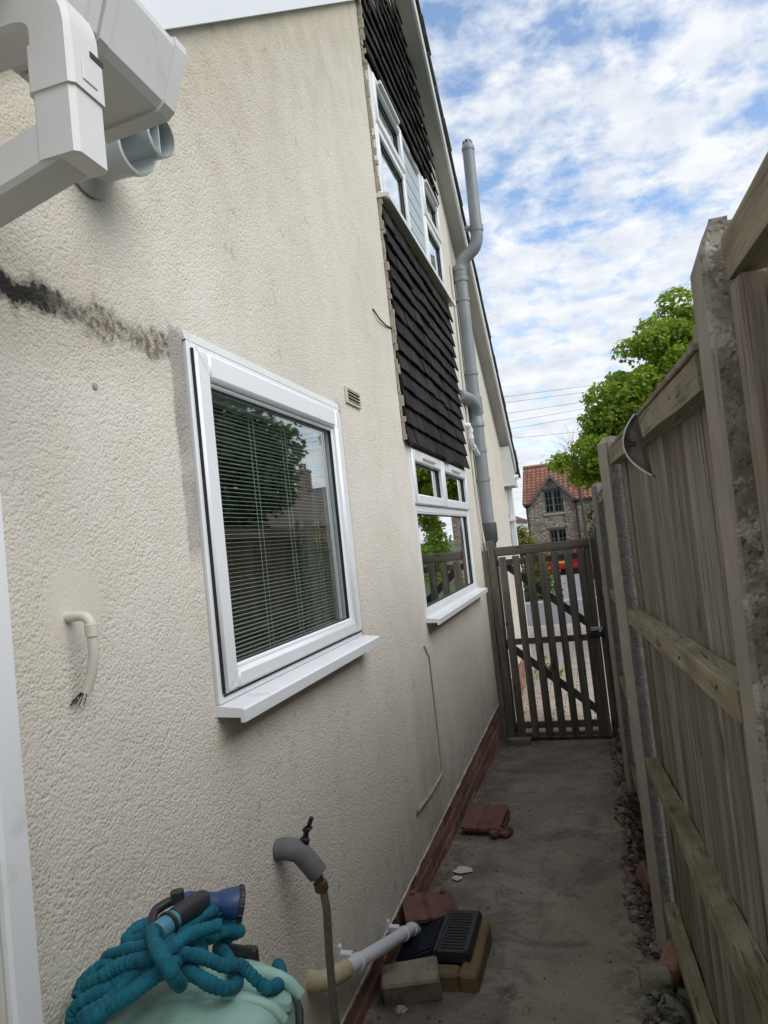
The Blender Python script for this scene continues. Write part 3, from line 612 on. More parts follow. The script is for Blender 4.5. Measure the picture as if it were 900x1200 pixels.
# vent
g = MB(); frame_ring(g, .0, .012, 2.90, 3.10, 2.492, 2.568, .012, .012, .01, .01, .002); av = g.build('air_vent', M['vent'], house)
g = MB(); g.b2((.001, 2.912, 2.5), (.004, 3.09, 2.56)); g.build('backing', M['gasket'], av)
for i in range(4):
    g = MB(); g.box((.008, 3.0, 2.509 + i * .0148), (.012, .178, .0045), Matrix.Rotation(R(30), 4, 'Y')); g.build('slat', M['vent'], av)

# ------------------------------------------------------------------ pipes on the house
def arc(p0, p1, p2, n=6):
    p0, p1, p2 = Vector(p0), Vector(p1), Vector(p2)
    return [p0 * (1 - t) ** 2 + p1 * 2 * t * (1 - t) + p2 * t * t for t in [i / n for i in range(n + 1)]]
PY = 6.58
soil = thing('soil_pipe', 'tall grey soil pipe stepping out round the roof verge and rising into the sky', 'pipe', (.07, PY, 0))
r_ = .055
g = MB(); g.tube([(.068, PY, 1.93), (.068, PY, 4.30)], r_, 18); g.build('pipe', M['grey_pipe'], soil, 40)
g = MB(); g.tube(arc((.068, PY, 4.30), (.068, PY, 4.42), (.14, PY, 4.47)) + arc((.19, PY, 4.505), (.265, PY, 4.55), (.265, PY, 4.70)), r_ + .003, 18); g.build('offset_bend', M['grey_pipe'], soil, 40)
for z in (4.24, 4.34): g = MB(); g.lathe([(r_, 0), (r_ + .009, .004), (r_ + .009, .05), (r_, .054)], (.068, PY, z), (0, 0, 1), 18); g.build('collar', M['grey_pipe'], soil, 40)
g = MB(); g.lathe([(r_, 0), (r_ + .009, .004), (r_ + .009, .06), (r_, .064)], (.265, PY, 4.68), (0, 0, 1), 18); g.build('collar', M['grey_pipe'], soil, 40)
g = MB(); g.tube([(.265, PY, 4.70), (.272, PY, 5.50)], r_, 18); g.build('pipe', M['grey_pipe'], soil, 40)
g = MB(); g.lathe([(r_ + .004, 0), (r_ + .006, .03), (r_ - .004, .045), (r_ - .012, .085), (r_ - .03, .11), (0, .12)], (.272, PY, 5.46), (0, 0, 1), 18); cage = g.build('cowl', M['grey_pipe'], soil, 40)
for i in range(8):
    a = i * math.pi / 4; g = MB(); g.box((.272 + .043 * math.cos(a), PY + .043 * math.sin(a), 5.532), (.008, .014, .030), Matrix.Rotation(a, 4, 'Z')); g.build('slot', M['gasket'], cage)
g = MB(); g.lathe([(r_, 0), (r_ + .012, .006), (r_ + .012, .05), (r_ + .004, .06), (r_ + .004, .20), (r_ + .012, .21), (r_ + .012, .26), (r_, .266)], (.068, PY, 2.86), (0, 0, 1), 18); g.build('collar', M['grey_pipe'], soil, 40)
g = MB(); g.tube(arc((-.01, PY - .42, 3.10), (.085, PY - .05, 3.13), (.078, PY - .01, 2.98), 9), .053, 16); g.build('branch', M['grey_pipe'], soil, 40)
g = MB(); g.lathe([(r_ + .006, 0), (r_ + .014, .005), (r_ + .014, .16), (r_ + .004, .17)], (.068, PY, 2.98), (0, 0, 1), 18); g.build('junction', M['grey_pipe'], soil, 40)
for z in (2.35, 2.62, 3.35, 4.05):
    g = MB(); g.lathe([(r_, 0), (r_ + .007, .003), (r_ + .007, .028), (r_, .03)], (.068, PY, z), (0, 0, 1), 18); g.b2((-.0, PY - .014, z + .004), (.02, PY + .014, z + .026)); g.build('bracket', M['grey_pipe'], soil, 40)
g = MB(); g.b2((.16, PY - .075, 4.705), (.22, PY + .01, 4.725)); g.lathe([(r_, 0), (r_ + .007, .003), (r_ + .007, .028), (r_, .03)], (.266, PY, 4.70), (0, 0, 1), 18); g.build('bracket', M['grey_pipe'], soil, 40)
g = MB(); g.lathe([(.05, 0), (.05, .06), (.058, .07), (.072, .09), (.072, .25), (r_ + .006, .26)], (.068, PY, 1.71), (0, 0, 1), 18); g.build('spigot', simple('dark_grey_spigot', (.09, .095, .10), (.06, .063, .067), 6, .5), soil, 40)
g = MB(); g.tube([(.068, PY, .06), (.068, PY, 1.75)], .05, 16); g.build('lower_pipe', M['iron'], soil, 40)
g = MB(); g.tube(arc((.03, PY, .16), (.068, PY, .10), (.13, PY, .04)), .055, 14); g.build('shoe', M['iron'], soil, 40)
# white overflow with two bends into the soil pipe
wo = thing('overflow_pipe', 'white kinked waste pipe joining the side of the grey soil pipe', 'pipe', (.02, PY - .25, 2.7))
pts = [Vector((-.01, PY - .33, 2.85))] + arc((.02, PY - .30, 2.845), (.035, PY - .28, 2.845), (.035, PY - .27, 2.80), 4) + arc((.035, PY - .27, 2.74), (.035, PY - .27, 2.69), (.04, PY - .2, 2.655), 4) + [Vector((.055, PY - .04, 2.60))]
g = MB(); g.tube(pts, .021, 12); g.build('pipe', M['white_pipe'], wo, 50)
for i in (1, 5, 6, 10): g = MB(); d = (pts[min(i + 1, len(pts) - 1)] - pts[i - 1]).normalized(); g.lathe([(.021, -.02), (.027, -.018), (.027, .018), (.021, .02)], pts[i], d, 12); g.build('socket', M['white_pipe'], wo, 50)
# thin cream conduit beside the soil pipe
cdt = MB(); cdt.tube([(.014, PY - .2, 4.35), (.014, PY - .2, 2.4), (.02, PY - .19, 2.0), (.03, PY - .1, 1.72), (.03, PY - .08, .3)], .011, 8); o = cdt.build('conduit', M['cream_pipe'], None, 50); tag(o, 'thin cream conduit running down the wall just left of the grey soil pipe', 'conduit')
# boiler flue by the gutter
FL = Vector((0, 1.275, 2.752))
flue = thing('flue', 'pale grey round flue terminal sticking out of the wall behind the gutter end', 'flue', FL)
ax = Vector((1, -.12, -.12)).normalized()
g = MB(); g.lathe([(.02, .0), (.082, .0), (.085, .008), (.078, .016), (.06, .03), (.055, .05)], FL, (1, 0, 0), 24); g.build('wall_flange', M['grey_flue'], flue, 40)
g = MB(); g.lathe([(.054, .02), (.054, .125), (.058, .127), (.058, .142), (.052, .144), (.050, .06), (.0, .06)], FL, ax, 24); g.build('pipe', M['grey_flue'], flue, 40)
c0 = FL + ax * .045 + Vector((.0, .055, .045))
g = MB(); g.lathe([(.044, .0), (.044, .125), (.040, .127), (.040, .03), (0, .03)], c0, ax, 20); g.build('inner_terminal', M['grey_flue'], flue, 40)
g = MB(); g.box(c0 + ax * .07, (.09, .004, .076)); g.build('vane', M['grey_flue'], flue)
# gutter and downpipe at the low eave beside the camera
gut = thing('gutter', 'off-white square gutter end with a strap, filling the top left corner', 'gutter', (.34, .98, 2.57))
prof = [(.254, 2.715), (.254, 2.575), (.262, 2.566), (.374, 2.573), (.385, 2.582), (.413, 2.662), (.413, 2.672), (.407, 2.672), (.376, 2.585), (.264, 2.575), (.260, 2.715)]
g = MB(); g.prism([(x, -.9, z) for x, z in prof], (0, 1.86, 0)); g.build('trough', M['upvc_gut'], gut)
g = MB(); g.prism([(x, .955, z) for x, z in [(.252, 2.72), (.252, 2.573), (.260, 2.562), (.375, 2.569), (.388, 2.579), (.417, 2.664), (.417, 2.676)]], (0, .03, 0)); g.build('stop_end', M['upvc_gut'], gut)
for y in (.775, .80): g = MB(); g.prism([(x, y, z) for x, z in [(.250, 2.72), (.250, 2.571), (.259, 2.560), (.376, 2.567), (.390, 2.577), (.421, 2.668), (.421, 2.684), (.411, 2.684), (.411, 2.66), (.376, 2.574), (.262, 2.566), (.256, 2.72)]], (0, .018, 0)); g.build('union_strap', M['upvc_gut'], gut)
dp = thing('downpipe', 'off-white square downpipe bend with clip hanging under the gutter at top left', 'downpipe', (.28, .87, 2.5))
h_ = .029; X0 = .406; Y0 = .703; SQ = Vector((1, 0, 0))
g = MB(); g.tube([(X0, Y0, 2.345), (X0, Y0, 2.44)], h_, prof=SQ); g.build('lower_socket', M['upvc_gut'], dp)
g = MB(); g.tube([(X0, Y0, 2.425), (X0, Y0, 2.481)], h_ + .003, prof=SQ); g.build('clip_socket', M['upvc_gut'], dp)
g = MB(); g.tube([(X0, Y0, 2.478), (X0, Y0, 2.497)] + arc((X0, Y0, 2.50), (X0 - .002, Y0, 2.538), (X0 - .05, Y0, 2.541), 7) + [(.06, Y0, 2.535)], h_ + .0005, prof=SQ); g.build('top_bend', M['upvc_gut'], dp, 35)
g = MB(); g.b2((X0 + h_ + .0025, Y0 - .013, 2.437), (X0 + h_ + .0045, Y0 + .013, 2.462), .001); g.build('tab', M['upvc_gut'], dp)
g = MB(); g.b2((X0 + h_ + .001, Y0 + .004, 2.474), (X0 + h_ + .0042, Y0 + .027, 2.481)); g.build('clip_gap', M['gasket'], dp)
g = MB(); g.tube([(X0 + .014, Y0, 2.377), (X0 - .045, Y0, 2.362), (.10, Y0, 2.295)], h_ - .0012, prof=Vector((0, 0, 1))); g.build('swan_neck', M['upvc_gut'], dp)
# lean-to with the white corner post
lean = thing('lean_to', 'white plastic lean-to corner post running down the left edge of the picture', 'lean-to', (.1, .5, .3))
g = MB(); g.b2((.148, .722, .3), (.202, .768, 2.42), .004); g.build('corner_post', M['upvc'], lean)
g = MB(); g.b2((.02, .735, .3), (.147, .76, 2.42)); g.b2((.16, -1.6, .3), (.19, .72, 2.42)); g.build('side_panel', M['cream_pipe'], lean)
g = MB(); g.prism([(-.0, -1.6, 2.60), (.25, -1.6, 2.50), (.25, -1.6, 2.70), (.0, -1.6, 2.80)], (0, 2.30, 0)); g.build('roof_edge', M['upvc_old'], lean)
# overflow pipe on the near wall
op = thing('overflow_spout', 'short cream plastic overflow spout bent down against the near wall', 'pipe', (0, 1.12, 1.78))
pts = [Vector((-.005, 1.105, 1.789))] + arc((.02, 1.107, 1.790), (.046, 1.11, 1.792), (.047, 1.11, 1.765), 6) + [Vector((.046, 1.112, 1.72)), Vector((.040, 1.11, 1.685)), Vector((.028, 1.105, 1.650))]
g = MB(); g.tube(pts, .0095, 12); g.build('spout', M['cream_pipe'], op, 50)
g = MB(); g.lathe([(.0095, -.012), (.0118, -.011), (.0118, .011), (.0095, .012)], (.047, 1.11, 1.762), (0, 0, 1), 12); g.build('socket', M['cream_pipe'], op, 50)
g = MB()
for i in range(8):
    a = random.uniform(0, 6.28); p = Vector((.024 + random.uniform(-.006, .004), 1.105 + random.uniform(-.008, .008), 1.652)); q = p + Vector((-.02 + random.uniform(-.006, .006), random.uniform(-.012, .012), random.uniform(-.03, -.01))); g.tube([p, (p + q) / 2 + Vector((random.uniform(-.005, .005), random.uniform(-.006, .006), 0)), q], .0009, 5)
g.build('debris', M['twig'], op)
# tap with lagging and braided hose
tap = thing('outdoor_tap', 'garden tap wrapped in grey foam lagging on the low wall', 'tap', (.05, 1.85, 1.0))
pts = [Vector((.0, 1.855, 1.042)), Vector((.030, 1.858, 1.043)), Vector((.060, 1.862, 1.036)), Vector((.070, 1.866, 1.024)), Vector((.088, 1.875, .995)), Vector((.104, 1.884, .965))]
g = MB(); g.tube(pts, [.029, .031, .031, .030, .030, .030], 18); g.build('lagging', M['foam'], tap, 40)
g = MB(); g.lathe([(.013, 0), (.013, .03), (.020, .032), (.020, .055), (.014, .06)], (.104, 1.882, .972), (.12, .1, -1), 12); g.build('spout_nut', M['brass'], tap, 40)
g = MB(); g.lathe([(.012, 0), (.014, .02), (.008, .024), (.008, .05)], (.076, 1.872, 1.045), (.25, .12, 1), 12); g.b2((.076, 1.868, 1.085), (.100, 1.892, 1.093), .002); g.box((.096, 1.884, 1.105), (.010, .012, .032), Matrix.Rotation(R(25), 4, 'Y')); g.build('spindle', M['gasket'], tap, 40)
hs = MB(); ptsb = [Vector((.115, 1.885, .925)), Vector((.118, 1.89, .86)), Vector((.112, 1.89, .74)), Vector((.112, 1.885, .60)), Vector((.12, 1.88, .45)), Vector((.13, 1.87, .30))]
hs.tube(ptsb, .0115, 12); hb = hs.build('supply_hose', M['braid'], None, 60); tag(hb, 'thin braided hose hanging straight down from the lagged tap', 'hose')
# white waste pipe with yellowed elbow
wp = thing('waste_pipe', 'white waste pipe with a yellowed elbow sloping down the wall to the drain', 'pipe', (.06, 2.1, .5))
A = Vector((.062, 2.05, .585)); B = Vector((.062, 2.86, .285)); d = (B - A).normalized()
g = MB(); g.tube([A + d * .05, B], .0235, 16); g.build('pipe', M['white_pipe'], wp, 40)
g = MB(); g.tube([Vector((-.01, 1.985, .60))] + arc((.03, 1.985, .60), (.062, 1.985, .608), A + d * .07, 8), .029, 16); g.build('elbow', M['yellowed'], wp, 40)
g = MB(); g.tube(arc(B - d * .01, B + d * .05, B + Vector((.012, .05, -.07)), 6), .027, 14); g.build('end_elbow', M['white_pipe'], wp, 40)
for f in (.22, .86):
    c = A.lerp(B, f); g = MB(); g.lathe([(.0235, -.012), (.0275, -.011), (.0275, .011), (.0235, .012)], c, d, 16); g.b2((-.002, c.y - .012, c.z + .006), (.045, c.y + .012, c.z + .03), .002); g.box((.004, c.y, c.z + .02), (.008, .02, .06)); g.build('clip', M['white_pipe'], wp, 40)
# cable and wire stubs
cb = MB(); pc = [on(497, 757, 0, .006), on(503, 770, 0, .006), on(511, 840, 0, .006), on(518, 900, 0, .006), on(518, 907, 0, .008), on(505, 930, 0, .01), on(490, 950, 0, .012)]
cb.tube(pc, [.004, .004, .004, .005, .008, .008, .009], 8); tag(cb.build('cable', M['cable'], None, 60), 'thin cable stapled down the wall below the far ground floor window', 'cable')
cb = MB(); cb.tube([on(437, 362, 0, .004), on(445, 374, 0, .012), on(452, 381, 0, .008), on(459, 385, 0, .003)], .004, 6); tag(cb.build('wire_stub', M['gasket']), 'short dark wire stub on the wall left of the lower hung tiles', 'wire')
cb = MB(); cb.lathe([(0, .004), (.007, .003), (.009, 0)], on(111, 453, 0, 0), (1, 0, 0), 8); tag(cb.build('wall_plug', M['cable']), 'tiny brown plug in the render between the black stain and the overflow spout', 'plug')
# front downpipe and lamp by the far corner
fd = thing('front_downpipe', 'white downpipe at the far front corner of the house under the eave box', 'downpipe', (.03, 9.22, 0))
g = MB(); g.tube([(.03, 9.24, 2.44), (.03, 9.24, .1)], .036, prof=Vector((1, 0, 0))); g.build('pipe', M['board_white'], fd)
for z in (2.0, 1.1): g = MB(); g.b2((-.012, 9.10, z), (.072, 9.282, z + .03)); g.build('bracket', M['board_white'], fd)
g = MB(); g.lathe([(.0, 0), (.03, 0), (.035, .05), (.02, .06)], (.10, 9.32, 2.56), (1, 0, 0), 12); g.build('gutter_end', M['board_white'], fd, 40)

# ------------------------------------------------------------------ fence
def lerp(a, b, t): return a + (b - a) * t
def fence_post(name_label, x0, y0, z0, z1, lean=0.0, wd=.115, mat=None, chamf=.03, twist=0):
    b = MB(); f, sl, dp_ = .036, .044, .022
    if wd > .13: f = .075; sl = .05
    prof = [(0, .006), (.006, 0), (f, 0), (f, dp_), (f + sl, dp_), (f + sl, 0), (wd, 0), (wd, .10), (f + sl, .10), (f + sl, .10 - dp_), (f, .10 - dp_), (f, .10), (.006, .10), (0, .094)]
    n = len(prof); zs = [z0 + (z1 - chamf - z0) * i / 8 for i in range(9)] + [z1]
    rings = []
    for i, z in enumerate(zs):
        t = (z - z0) / (z1 - z0); top = i == len(zs) - 1
        ct, st_ = math.cos(R(twist)), math.sin(R(twist)); ring_ = []
        for x, y in prof:
            if top: x, y = max(.018, x * .9 + .006), .012 + y * .76
            ring_.append(b.bm.verts.new((x0 + lean * t + x * ct - y * st_ + random.uniform(-.0008, .0008), y0 + x * st_ + y * ct, z)))
        rings.append(ring_)
    for a, c in zip(rings, rings[1:]):
        for j in range(n): b.bm.faces.new((a[j], a[(j + 1) % n], c[(j + 1) % n], c[j]))
    b.bm.faces.new(rings[-1])
    o = b.build('fence_post', mat or M['concrete_post'], None, None, (x0, y0, z0)); return tag(o, name_label, 'fence post', 'concrete posts along the right side')
fence_post('nearest concrete fence post, pitted and mottled, rising out of the picture edge at right', 1.106, .98, .1, 2.235, .012, .12, M['concrete_dark'], .045)
fence_post('second concrete fence post along, dark speckled, beside the half-moon rim', 1.047, 2.872, .05, 2.19, 0, .12, None, .025, 21)
fence_post('third concrete fence post along, just in front of the gate', 1.016, 4.862, -.05, 2.125, .004, .115, None, .025, 17)
fence_post('farthest concrete fence post, standing beyond the gate', .99, 6.80, -.15, 1.95, .0, .12)

nl = MB(); nl.lathe([(0, -.002), (.0035, -.0015), (.0035, .004)], (0, 0, 0), (1, 0, 0), 8); nail_me = mesh_only(nl, 'nail', M['twig'])
def panel(label, y0, y1, xb0, xb1, xr0, xr1, zt0, zt1, zb0, zb1, rails, batten=None, nb=18, cap=True):
    root = thing('timber_fence', label, 'fence', (xb0, (y0 + y1) / 2, min(zb0, zb1)), 'timber panels between the concrete posts')
    hmax = max(zt0 - zb0, zt1 - zb1)
    bb = MB(); bb.box((0, 0, hmax / 2), (.014, (y1 - y0) / nb * 1.22, hmax), Matrix.Rotation(R(4.5), 4, 'Z')); me = mesh_only(bb, 'board', M['board'])
    for i in range(nb):
        t = (i + .5) / nb
        inst('board', me, root, (lerp(xb0, xb1, t) + random.uniform(-.004, .004), lerp(y0, y1, t), lerp(zb0, zb1, t) + random.uniform(-.012, .004)), (R(random.uniform(-.3, .3)), R(random.uniform(-.12, .12)), R(random.uniform(-1, 1))), (random.uniform(.8, 1.3), random.uniform(.97, 1.04), random.uniform(.976, .984)))
    for (a, b, th) in rails:
        g = MB(); p0 = Vector(((xr0 + xb0) / 2 - .006, y0 + .004, a)); p1 = Vector(((xr1 + xb1) / 2 - .006, y1 - .004, b)); w0 = (xb0 + xb1 - xr0 - xr1) / 2 - .012
        # rail with a few chips and uneven cuts along its length
        n = 9; g.bm.verts.ensure_lookup_table(); rings = []
        for i in range(n + 1):
            p = p0.lerp(p1, i / n); j = lambda: random.uniform(-.0022, .0022)
            rings.append([g.bm.verts.new(p + Vector((sx * w0 / 2 + j(), 0, sz * th / 2 + j()))) for sx, sz in ((-1, -1), (-1, .85), (-.85, 1), (1, 1), (1, -1))])
        for a_, c_ in zip(rings, rings[1:]):
            for q in range(5): g.bm.faces.new((a_[q], a_[(q + 1) % 5], c_[(q + 1) % 5], c_[q]))
        g.bm.faces.new(rings[0]); g.bm.faces.new(rings[-1][::-1]); rl_ = g.build('rail', M['rail'], root)
        for i in range(5):
            t_ = (i + .5) / 5 + random.uniform(-.05, .05); inst('nail', nail_me, rl_, (lerp(xr0, xr1, t_), lerp(y0, y1, t_), lerp(a, b, t_) + random.uniform(-.01, .01)))
    if cap: g = MB(); g.beam((lerp(xr0, xb0, .62), y0 + .003, zt0 + .004), (lerp(xr1, xb1, .62), y1 - .003, zt1 + .004), .075, .012, bev=.002); g.build('capping', M['batten'], root)
    if batten:
        for (yb, z0, z1) in batten:
            x_ = lerp(xr0, xr1, (yb - y0) / (y1 - y0)); g = MB(); g.box((x_ + .022, yb, (z0 + z1) / 2), (.044, .05, z1 - z0), None, .004, jit=.001); g.build('batten', M['batten'], root)
    return root
panel('nearest fence panel at the right edge with a rough vertical batten', -.95, .965, 1.235, 1.188, 1.188, 1.141, 2.19, 2.19, .32, .28, [(2.171, 2.171, .060), (1.62, 1.60, .05), (1.1, 1.08, .05)], [(.935, .3, 2.135)], cap=False)
panel('long weathered fence panel between the nearest and second posts', 1.085, 2.868, 1.170, 1.108, 1.113, 1.050, 2.090, 2.132, .27, .18, [(2.058, 2.104, .055), (1.585, 1.492, .05), (1.075, .938, .046), (.53, .40, .05)])
panel('fence panel seen edge-on between the second and third posts', 2.975, 4.86, 1.130, 1.090, 1.075, 1.024, 2.06, 2.04, .16, .06, [(2.03, 2.01, .052), (1.47, 1.40, .05), (.9, .84, .05), (.35, .28, .05)], [(2.99, .2, 2.04)])
panel('fence panel behind the gate between the third and farthest posts', 4.965, 6.79, 1.06, 1.05, 1.012, 1.005, 1.93, 1.88, .05, -.02, [(1.90, 1.85, .05), (1.3, 1.25, .05), (.75, .7, .05), (.25, .2, .05)])
# half-moon rim hung on the top rail
hm = thing('half_moon_rim', 'half-moon of dark mesh with a bright metal rim fixed to the fence top', 'ornament', (1.06, 1.95, 2.05))
pA, pB = on(747, 484, 0, 1.075), on(765, 558, 0, 1.092); pB.y = pA.y - .03; pA = on(746, 486, 1, 1.70); pB = on(766, 558, 1, 1.66); pC = on(712, 531, 1, 1.72)
cv = arc(pA, pC, pB, 14); g = MB()
for a, b in zip(cv, cv[1:]):
    g.beam(a, b + (b - a) * .05, .022, .004, up=(a + b) / 2 - (pA + pB) / 2)
g.build('rim', M['steel'], hm)
cn = (pA + pB) / 2; g = MB(); g.bm.faces.new([g.bm.verts.new(p) for p in cv])
bmesh.ops.solidify(g.bm, geom=g.bm.faces[:], thickness=.003); g.build('mesh_face', simple('dark_mesh', (.17, .145, .11), (.10, .085, .065), 120, .8), hm)
for i in (5, 6): g = MB(); q = cv[i].lerp(cn, .12) - Vector((0, .006, 0)); g.tube([q, q.lerp(cn, .45) - Vector((0, .004, 0))], .0022, 5); g.build('wire_tie', M['gasket'], hm)

# ------------------------------------------------------------------ gate
gp = MB(); gp.b2((-.02, 6.40, -.02), (.048, 6.475, 1.715), .004); tag(gp.build('gate_post', M['gate_v']), 'dark timber gate post fixed to the house wall', 'gate post')
gp = MB(); gp.b2((.945, 6.40, -.02), (.99, 6.47, 1.74), .004); tag(gp.build('gate_post', M['gate_v']), 'dark timber gate post on the fence side by the latch', 'gate post')
gate = thing('gate', 'dark weathered slatted timber gate closing the end of the passage', 'gate', (.49, 6.42, 0))
GY = 6.40
g = MB(); g.b2((.052, GY, .03), (.117, GY + .045, 1.80), .004); g.build('stile', M['gate_v'], gate)
g = MB(); g.b2((.885, GY + .012, .03), (.938, GY + .046, 1.73), .004); g.build('stile', M['gate_v'], gate)
g = MB(); g.b2((.119, GY - .004, 1.655), (.936, GY + .055, 1.735), .006); g.build('top_rail', M['gate_h'], gate)
for z0, z1 in ((1.565, 1.62), (.855, .907), (.115, .17), (.045, .075)):
    g = MB(); g.b2((.119, GY + .024, z0), (.884, GY + .058, z1), .004); g.build('rail', M['gate_h'], gate)
for x in (.178, .298, .415, .527, .638, .752, .858):
    g = MB(); wd = random.uniform(.06, .068); lx = random.uniform(-.008, .008)
    g.box((x, GY + .011, .845), (wd, .022, 1.60), Matrix.Rotation(R(random.uniform(-.35, .35)), 4, 'Y'), .003); g.build('slat', M['gate_v'], gate)
for (a, b) in (((.155, 1.60), (.885, .965)), ((.13, .86), (.90, .20))):
    g = MB(); g.beam((a[0], GY + .078, a[1]), (b[0], GY + .078, b[1]), .030, .062, up=(0, 0, 1), bev=.003); g.build('brace', M['gate_h'], gate)
g = MB(); g.b2((.865, GY - .022, .938), (.965, GY + .012, .972), .004); g.build('latch', M['steel'], gate)
g = MB(); g.b2((.84, GY - .018, .885), (.968, GY - .001, .928), .003); g.tube([(.90, GY - .04, .91), (.965, GY - .04, .91)], .008, 8); g.build('latch_plate', M['gasket'], gate)
g = MB(); g.lathe([(.0, -.01), (.012, -.01), (.012, 0)], (.155, GY - .002, 1.05), (0, 1, 0), 10); g.build('bolt', M['gasket'], gate)
g = MB(); g.b2((.03, 6.455, S(6.5) - .03), (.945, 6.53, S(6.5) + .028), .004); tag(g.build('threshold', M['gate_h']), 'low dark timber threshold board under the gate', 'threshold')
g = MB(); g.box((.16, 6.325, .035), (.205, .09, .055), Matrix.Rotation(R(3), 4, 'Z'), .006, jit=.004); tag(g.build('wood_block', M['batten']), 'short grey offcut block lying at the foot of the gate by the wall', 'block')

# ------------------------------------------------------------------ things on the ground
drain = thing('drain_surround', 'raised buff kerb round the drain gully at the foot of the wall', 'drain', (.19, 2.9, S(2.9)))
zt = .268; K = []
P4 = [on(572, 1076, 2, .262), on(557, 1137, 2, .262), on(460, 1137, 2, .262)]
yA, yB, xR = 2.93, 2.60, .368
for a, b in (((.30, yB, S(yB) - .03), (xR, yA + .05, zt)), ((.02, yB, S(yB) - .03), (.299, yB + .075, zt - .003)), ((.02, yA - .02, S(yA) - .03), (.299, yA + .05, zt - .002))):
    g = MB(); g.b2(a, b, .009, jit=.003); g.build('kerb_side', M['buff'], drain)
g = MB(); g.b2((.0, yB + .076, S(3) - .02), (.299, yA - .021, S(3) + .012)); g.build('gully_floor', M['black'], drain)
cov = thing('drain_cover', 'black plastic drain cover with slotted grille on the buff surround', 'drain cover', (.2, 2.85, .29))
g = MB(); g.prism([(.185, 2.685, .262), (.33, 2.685, .262), (.335, 2.685, .282), (.326, 2.685, .302), (.19, 2.685, .302)], (0, .305, 0)); g.build('body', M['black'], cov)
for i in range(13):
    g = MB(); yv = 2.708 + i * .0205; g.b2((.215, yv, .3022), (.305, yv + .010, .3062), .001); g.build('grille_bar', M['black'], cov)
g = MB(); g.b2((.192, 2.690, .3018), (.207, 2.984, .3058), .001); g.b2((.312, 2.690, .3018), (.325, 2.984, .3058), .001); g.build('rim', M['black'], cov)
g = MB(); g.prism([(.03, 2.70, .235), (.184, 2.70, .297), (.184, 2.70, .262), (.03, 2.70, .205)], (0, .25, 0))
for i in range(10): yv = 2.715 + i * .0232; g.prism([(.032, yv, .2375), (.182, yv, .298), (.182, yv, .303), (.032, yv, .2425)], (0, .011, 0))
g.build('hood', M['navy'], cov)
g = MB(); g.b2((.0, 2.62, .20), (.17, 2.699, .255), .01, jit=.006); g.build('front_step', M['navy'], cov)
def rot_box(name, c, size, eul, mat, bev=.006, jit=.004, parent=None):
    g = MB(); g.box(c, size, Euler([R(a) for a in eul]).to_matrix().to_4x4(), bev, jit=jit); return g.build(name, mat, parent)
tag(rot_box('loose_brick', (.135, 2.545, S(2.55) + .058), (.215, .10, .10), (18, -3, 16), M['pale_brick'], .008, .005), 'pale dirty loose brick leaning in front of the black drain cover', 'brick')
def roof_tile(label, c, eul, w=.26, l=.36, cut=None, th=.016):
    root = thing('roof_tile', label, 'roof tile', c, 'broken red-brown roof tiles left by the wall'); Mx = Matrix.Translation(c) @ Euler([R(a) for a in eul]).to_matrix().to_4x4()
    g = MB(); nx = 18; rows = []
    for i in range(nx + 1):
        x = -w / 2 + w * i / nx; u = i / nx
        h = .010 * (1 if .40 < u < .50 else 0) + (.008 if u < .08 else 0) - (.006 if u > .9 else 0) + .004 * math.sin(u * 9)
        rows.append((x, h))
    pts = [(x, h + th) for x, h in rows] + [(x, h) for x, h in rows[::-1]]
    top = []; e0 = lambda x: -l / 2 + (cut(x) if cut else 0)
    a = [g.bm.verts.new(Mx @ Vector((x, e0(x), h))) for x, h in pts]; b = [g.bm.verts.new(Mx @ Vector((x, l / 2, h))) for x, h in pts]; n = len(pts)
    for i in range(n): g.bm.faces.new((a[i], a[(i + 1) % n], b[(i + 1) % n], b[i]))
    m_ = n // 2
    for i in range(m_ - 1):
        g.bm.faces.new((a[i], a[i + 1], a[n - 2 - i], a[n - 1 - i])); g.bm.faces.new((b[i], b[n - 1 - i], b[n - 2 - i], b[i + 1]))
    g.build('body', M['red_tile'], root)
    for x in (-w * .28, w * .3):
        g = MB(); g.box(Mx @ Vector((x, l / 2 - .015 if cut else -l / 2 + .012, th + .008 if cut else .0)), (.022, .018, .022), Euler([R(q) for q in eul]).to_matrix().to_4x4(), .004); g.build('nib', M['red_tile'], root)
    return root
roof_tile('ribbed red-brown roof tile lying flat on the path against the plinth', (.155, 4.30, S(4.3) + .046), (3, -2, -4), .225, .32)
roof_tile('second roof tile lying underneath the flat ribbed roof tile', (.165, 4.32, S(4.3) + .016), (1, 1, -2), .225, .31)
roof_tile('broken corner of roof tile sticking out beside the flat tile pile', (.265, 4.13, S(4.1) + .018), (0, 5, -30), .09, .12, lambda x: .04 * (x > 0))
roof_tile('broken roof tile with two nibs propped over the back of the drain cover', (.115, 2.985, .292), (8, 6, 22), .235, .22, lambda x: .02 + .22 * (x + .12))
def rock(label, c, r, name='rock', mat=None, flat=.6, group=None):
    g = MB(); bmesh.ops.create_icosphere(g.bm, subdivisions=2, radius=1.0); o_ = Vector((random.uniform(0, 50), 0, 0))
    a = random.uniform(0, 3.14); e = random.uniform(.65, 1.0)
    for v in g.bm.verts:
        k = 1 + .5 * mnoise.noise(v.co * 1.1 + o_) + .15 * mnoise.noise(v.co * 3 + o_); p = v.co * k; p = Vector((p.x * math.cos(a) - p.y * e * math.sin(a), p.x * math.sin(a) + p.y * e * math.cos(a), p.z * flat)); v.co = Vector(c) + p * r
    o = g.build(name, mat or M['stone'], None, None, c); return tag(o, label, 'stone', group)
